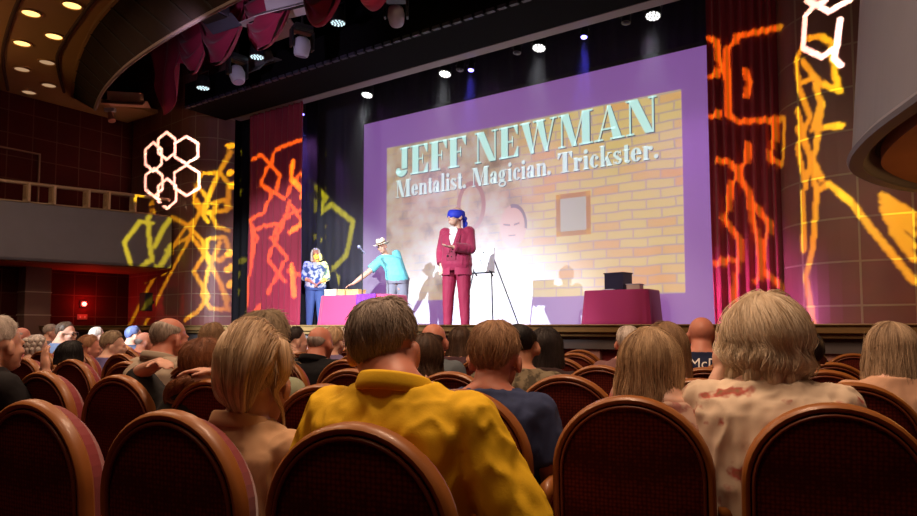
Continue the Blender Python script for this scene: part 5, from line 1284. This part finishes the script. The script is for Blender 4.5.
def projector(name, label, uvz, polys, surf, width, power, col, rad=.0012):
    src = S(*uvz); P3 = []
    for pl_ in polys:
        for (x0, y0), (x1, y1) in zip(pl_, pl_[1:]):
            n = max(2, int(math.hypot(x1-x0, y1-y0)/3))
            q = [(x0+(x1-x0)*i/n, y0+(y1-y0)*i/n) for i in range(n+1)]
            h = [hitpx(*c_) for c_ in q]
            for a, b in zip(h, h[1:]):
                if a is not None and b is not None and (a-b).length < .4: P3.append((a, b))
    c = Vector((0, 0, 0))
    for a, b in P3: c += (a-src).normalized()
    ax = c.normalized(); rt_ = ax.cross(Vector((0, 0, 1))).normalized(); up = rt_.cross(ax)
    def tc(p): d = p-src; k = d.dot(ax); return (d.dot(rt_)/k, d.dot(up)/k)
    sg = [(tc(a), tc(b)) for a, b in P3]
    rc_ = max(math.hypot(*p) for s in sg for p in s)+width*2; half = rc_*1.03; D = .5; G_ = 230; cs = 2*half/G_
    op = [bytearray(G_) for _ in range(G_)]
    for (ax0, ay0), (bx, by) in sg:
        x0 = int((min(ax0, bx)-width+half)/cs); x1 = int((max(ax0, bx)+width+half)/cs); y0 = int((min(ay0, by)-width+half)/cs); y1 = int((max(ay0, by)+width+half)/cs)
        dx, dy = bx-ax0, by-ay0; l2 = dx*dx+dy*dy+1e-12
        for gy in range(max(0, y0), min(G_, y1+1)):
            for gx in range(max(0, x0), min(G_, x1+1)):
                px, py = -half+(gx+.5)*cs, -half+(gy+.5)*cs; t = max(0, min(1, ((px-ax0)*dx+(py-ay0)*dy)/l2))
                if (px-ax0-t*dx)**2+(py-ay0-t*dy)**2 < (width/2)**2: op[gy][gx] = 1
    t = thing('pattern_projector', label, 'projector', src)
    M = Matrix((rt_, up, -ax)).transposed().to_4x4()
    b = MB()
    for gy in range(G_):
        gx = 0
        while gx < G_:
            if op[gy][gx]: gx += 1; continue
            g0 = gx
            while gx < G_ and not op[gy][gx]: gx += 1
            xa, xb, ya, yb = (-half+g0*cs)*D, (-half+gx*cs)*D, (-half+gy*cs)*D, (-half+(gy+1)*cs)*D
            b.add([(xa, ya, -D), (xb, ya, -D), (xb, yb, -D), (xa, yb, -D)], [(0, 1, 2, 3)])
    b.xf(M).build('pattern_plate', M_metal, t)
    b = MB(); b.tube([(0, 0, .12), (0, 0, .02)], [.10, .16], 20); b.xf(M).build('lamp_house', M_blackp, t)
    hr = half*D
    b = MB(); 
    for sx in (-1, 1): b.box((sx*(hr+.01), 0, -D*.5), (.012, .05, D+.04))
    b.xf(M).build('side_arm', M_metal, t)
    MB().cyl((0, 0, .05), (0, 0, TOPZ-uvz[2]), .02).build('hanger', M_metal, t)
    l = spot(name, src, src+ax, power, col, 2*math.atan(rc_*1.0), 0.0, rad); l.data.spot_blend = 0
    return t
LY = zoomed([[(225, 132), (270, 129), (293, 160), (286, 222), (232, 228), (203, 182), (225, 132)], [(203, 182), (222, 168), (240, 196), (232, 228)],
  [(250, 205), (285, 195), (294, 215)], [(262, 205), (250, 235), (262, 262), (290, 270)], [(240, 292), (282, 287), (294, 325), (270, 345), (232, 335), (240, 292)],
  [(35, 300), (75, 248), (102, 252)], [(35, 300), (50, 352)], [(100, 205), (93, 250), (97, 300), (103, 345)], [(104, 200), (108, 230)],
  [(45, 510), (98, 405), (135, 340), (182, 268), (205, 246)], [(82, 510), (130, 412), (165, 345), (190, 300), (210, 245)],
  [(110, 310), (130, 268), (152, 238), (185, 255), (225, 295), (250, 360), (290, 440)], [(140, 320), (170, 300), (200, 285), (232, 330), (205, 372), (242, 432), (215, 470), (185, 490)],
  [(270, 300), (240, 372), (226, 430), (246, 462), (290, 465), (272, 402), (240, 345)], [(212, 240), (240, 195), (262, 140), (296, 78)], [(240, 250), (205, 200)]], 110, 120, 2.454)
LY += zoomed([[(55, 120), (85, 105), (108, 130), (118, 95), (150, 80), (178, 70)], [(108, 130), (130, 155), (118, 195), (85, 175), (95, 140), (108, 130)], [(118, 195), (140, 208), (160, 172), (178, 148)],
  [(85, 175), (110, 195), (90, 240), (58, 258), (66, 300), (56, 400), (48, 500)], [(150, 215), (178, 258)], [(178, 235), (160, 240), (130, 265), (95, 272), (60, 285)], [(130, 265), (108, 300), (145, 345), (100, 430)],
  [(152, 215), (135, 270), (100, 350), (140, 402)], [(178, 387), (150, 378)], [(60, 482), (84, 458)], [(58, 260), (75, 300), (62, 350)]], 225, 110, 2.345)
LM_ = zoomed([[(215, 185), (237, 205), (217, 245), (250, 222), (300, 262), (285, 340), (258, 368), (240, 376)], [(240, 376), (265, 395), (256, 428)], [(183, 192), (213, 222)], [(180, 318), (213, 296)], [(15, 180), (30, 163)], [(10, 372), (30, 355), (48, 352)], [(10, 412), (32, 385)], [(183, 400), (190, 470)], [(16, 110), (34, 100)], [(183, 180), (186, 150)]], 225, 110, 2.345)
projector('masking_pattern_boost', 'extra pattern projector added over the house to brighten hexagons on the navy masking curtain', (-3.9, .6, 4.2), LM_, surf_left, .0100, 40000, (1, .85, .01))  # additional lamp, put in so the left pattern shows brighter on the masking
projector('hexagon_light_left', 'pattern projector hanging over the house, aimed at the left wall', (-5.4, .6, 4.2), LY, surf_left, .0078, 15000, (1, .74, .012))
def hexa(cx, cy, rx, ry): return [(cx, cy-ry), (cx+rx, cy-ry*.5), (cx+rx, cy+ry*.5), (cx, cy+ry), (cx-rx, cy+ry*.5), (cx-rx, cy-ry*.5), (cx, cy-ry)]
LW_ = zoomed([hexa(133, 84, 20, 32), hexa(179, 94, 27, 32), hexa(180, 165, 29, 36), hexa(134, 196, 21, 35), hexa(103, 170, 20, 33), hexa(102, 110, 19, 34)], 110, 110, 2.346)
projector('white_hexagon_left', 'pattern projector hanging over the house, throwing a white hexagon flower', (-4.7, .6, 4.25), LW_, surf_left, .0046, 120000, (1, .80, .62), .0008)
RY = zoomed([[(15, 60), (28, 65), (32, 100), (45, 130), (45, 180), (60, 190), (132, 186)], [(45, 130), (40, 82), (60, 56), (128, 42)], [(132, 186), (129, 256), (112, 250), (114, 188)], [(18, 182), (30, 176)], [(25, 250), (45, 252), (60, 270), (72, 250), (74, 225)],
  [(60, 270), (45, 300), (40, 345), (60, 372), (56, 470), (62, 505)], [(60, 270), (80, 312), (95, 420), (125, 445)], [(85, 320), (106, 347), (100, 400), (88, 440)], [(25, 412), (48, 404)], [(18, 120), (34, 106)], [(70, 110), (80, 130), (72, 150)],
  [(150, 95), (164, 62), (185, 56), (210, 68)], [(150, 95), (155, 140), (172, 182), (152, 230), (166, 292)], [(160, 95), (185, 128), (218, 142)], [(155, 132), (178, 120), (188, 162), (176, 202), (220, 196)],
  [(152, 172), (170, 240), (182, 300), (176, 390), (165, 432), (177, 505)], [(190, 162), (181, 232), (165, 282)], [(182, 300), (200, 286), (238, 318), (268, 358), (335, 440)], [(205, 75), (215, 140)], [(160, 300), (162, 390)], [(152, 200), (190, 280)],
  [(285, 315), (335, 350)], [(285, 325), (335, 365)], [(290, 340), (335, 385)], [(300, 360), (335, 405)], [(285, 305), (335, 335)]], 700, 0, 1.562)
projector('hexagon_light_right', 'pattern projector hanging over the house, aimed at the right curtain and wall', (-3.2, .8, 4.85), RY, surf_right, .0082, 9500, (1, .68, .012))
RWh = zoomed([[(495, 0), (575, 45), (655, 0)], [(520, 22), (485, 60), (476, 186), (550, 221), (606, 180), (620, 75)], [(606, 180), (594, 226), (622, 252)], [(490, 0), (520, 22), (560, 5), (580, -20)]], 680, 0, 3.87)
projector('white_hexagon_right', 'pattern projector hanging over the house, throwing white hexagons on the right wall', (-2.6, .8, 4.9), RWh, surf_right, .0075, 30000, (1, .8, .66), .0009)
# ================================================================== LIGHTS
w = bpy.data.worlds.new('world'); scn.world = w; w.use_nodes = True
w.node_tree.nodes['Background'].inputs[0].default_value = (.25, .10, .07, 1); w.node_tree.nodes['Background'].inputs[1].default_value = .15
WARM = (1, .66, .43)
# house lights: dimmed ceiling lamps over the seats
for (u, v, e) in ((-1.6, 2.4, 150), (-5.6, 1.2, 120), (-9.5, 2.8, 120), (-5.0, 4.4, 110)):
    area('house_light', S(u, v, 5.9), S(u, v, 0), e, WARM, 1.2, 1.2)
area('house_light_near', S(-1.2, -.3, 4.4), S(-1.5, 2.2, .8), 16, (1, .6, .36), .6, .6)
spot('amber_ceiling_wash', S(-13.5, 2.0, 4.6), atZ(25, 25, TOPZ), 110, (1, .55, .2), R(85), .8, .2)
# follow spots from the back of the house
tp = S(-6.3, 8.2, 1.9)
spot('follow_spot', S(-7.2, -5, 5.9), S(-7.5, 10.8, .2), 26000, (.80, .92, 1), R(25), 1, .04)
spot('follow_spot_cross', S(1.5, -.5, 5.6), S(-7.2, 10, 1.2), 2200, (.85, .92, 1), R(28), .6, .04)
spot('side_stage_spot', S(1.0, -1, 5.1), S(-10.3, 9.2, 2.1), 9000, (.92, .95, 1), R(17), .6, .05)
spot('right_table_spot', S(-4, -3, 5.9), S(-4.2, 10.6, 1.6), 800, (1, .8, .9), R(14), .7, .05)
# purple and magenta washes
for u in (-11, -8.5, -6, -3.2):
    spot('purple_wash', S(u, 9.5, 5.6), S(u+.2, SV+.1, 2.6), 60, (.70, .26, 1), R(80), .9, .1)
spot('curtain_wash_left', S(-9, 7.6, 1.6), S((uL0+uL1)/2, 9, 1.6), 70, (1, .2, .75), R(75), .9, .1)
spot('curtain_wash_right', S(-2.8, 7.6, 1.5), S((uR0+uR1)/2, 9, 1.3), 220, (1, .2, .75), R(80), .9, .1)
for i, p in enumerate(PARS):
    spot('par_beam', p+Vector((0, 0, -.05)), p+S(0, -.6, -4), 420, (.9, .93, 1), R(34), .5, .08)
scn.view_settings.view_transform = 'Standard'; scn.view_settings.look = 'None'; scn.view_settings.gamma = 1; scn.view_settings.exposure = 0
scn.view_settings.use_curve_mapping = False
scn.cycles.use_denoising = True; scn.cycles.max_bounces = 5; scn.cycles.diffuse_bounces = 3; scn.cycles.sample_clamp_indirect = 4
for px, py in ((471, 70), (584, 37), (302, 114)):
    q = onV(px, py, 9.4); spot('blue_beam', q+Vector((0, 0, -.05)), q+S(0, -.2, -4), 1100, (.12, .1, 1), R(26), .4, .04)
hz = bpy.data.materials.new('stage_haze'); hz.use_nodes = True; hz.node_tree.nodes.clear()
vs_ = N(hz.node_tree, 'ShaderNodeVolumeScatter'); vs_.inputs['Density'].default_value = .022; vs_.inputs['Anisotropy'].default_value = .3
L(hz.node_tree, vs_.outputs[0], N(hz.node_tree, 'ShaderNodeOutputMaterial').inputs['Volume'])
b = MB(); b.prism([q+Vector((0, 0, 2.2)) for q in sq(-12.1, -1.3, 9.15, 11.2)], (0, 0, 4.0)); ho = b.build('stage_haze', hz); ho['kind'] = 'stuff'; ho['label'] = 'thin haze under the stage lights'; ho['category'] = 'haze'
point('soffit_fill', S(1.0, 6.2, 1.9), 22, (1, .45, .12), .3)  # fill added below the balcony to warm its soffit, no fixture there
area('right_fill', S(-.7, 1.5, 4.6), S(-.5, 2.4, 1), 55, WARM, .5, .5)  # unseen fill added to brighten the people at the right
spot('violet_spill', S(-9.3, 6.3, 4.9), S(-7.8, 3.6, 1.2), 38, (.40, .18, 1), R(55), .8, .1)
spot('swag_fill', S(-7.5, 4.4, 4.7), S(-8.6, 6.9, 5.6), 90, (.85, .7, 1), R(75), .8, .1)  # fill added only to lift the dark swags
bpy.data.scenes.remove(TS)
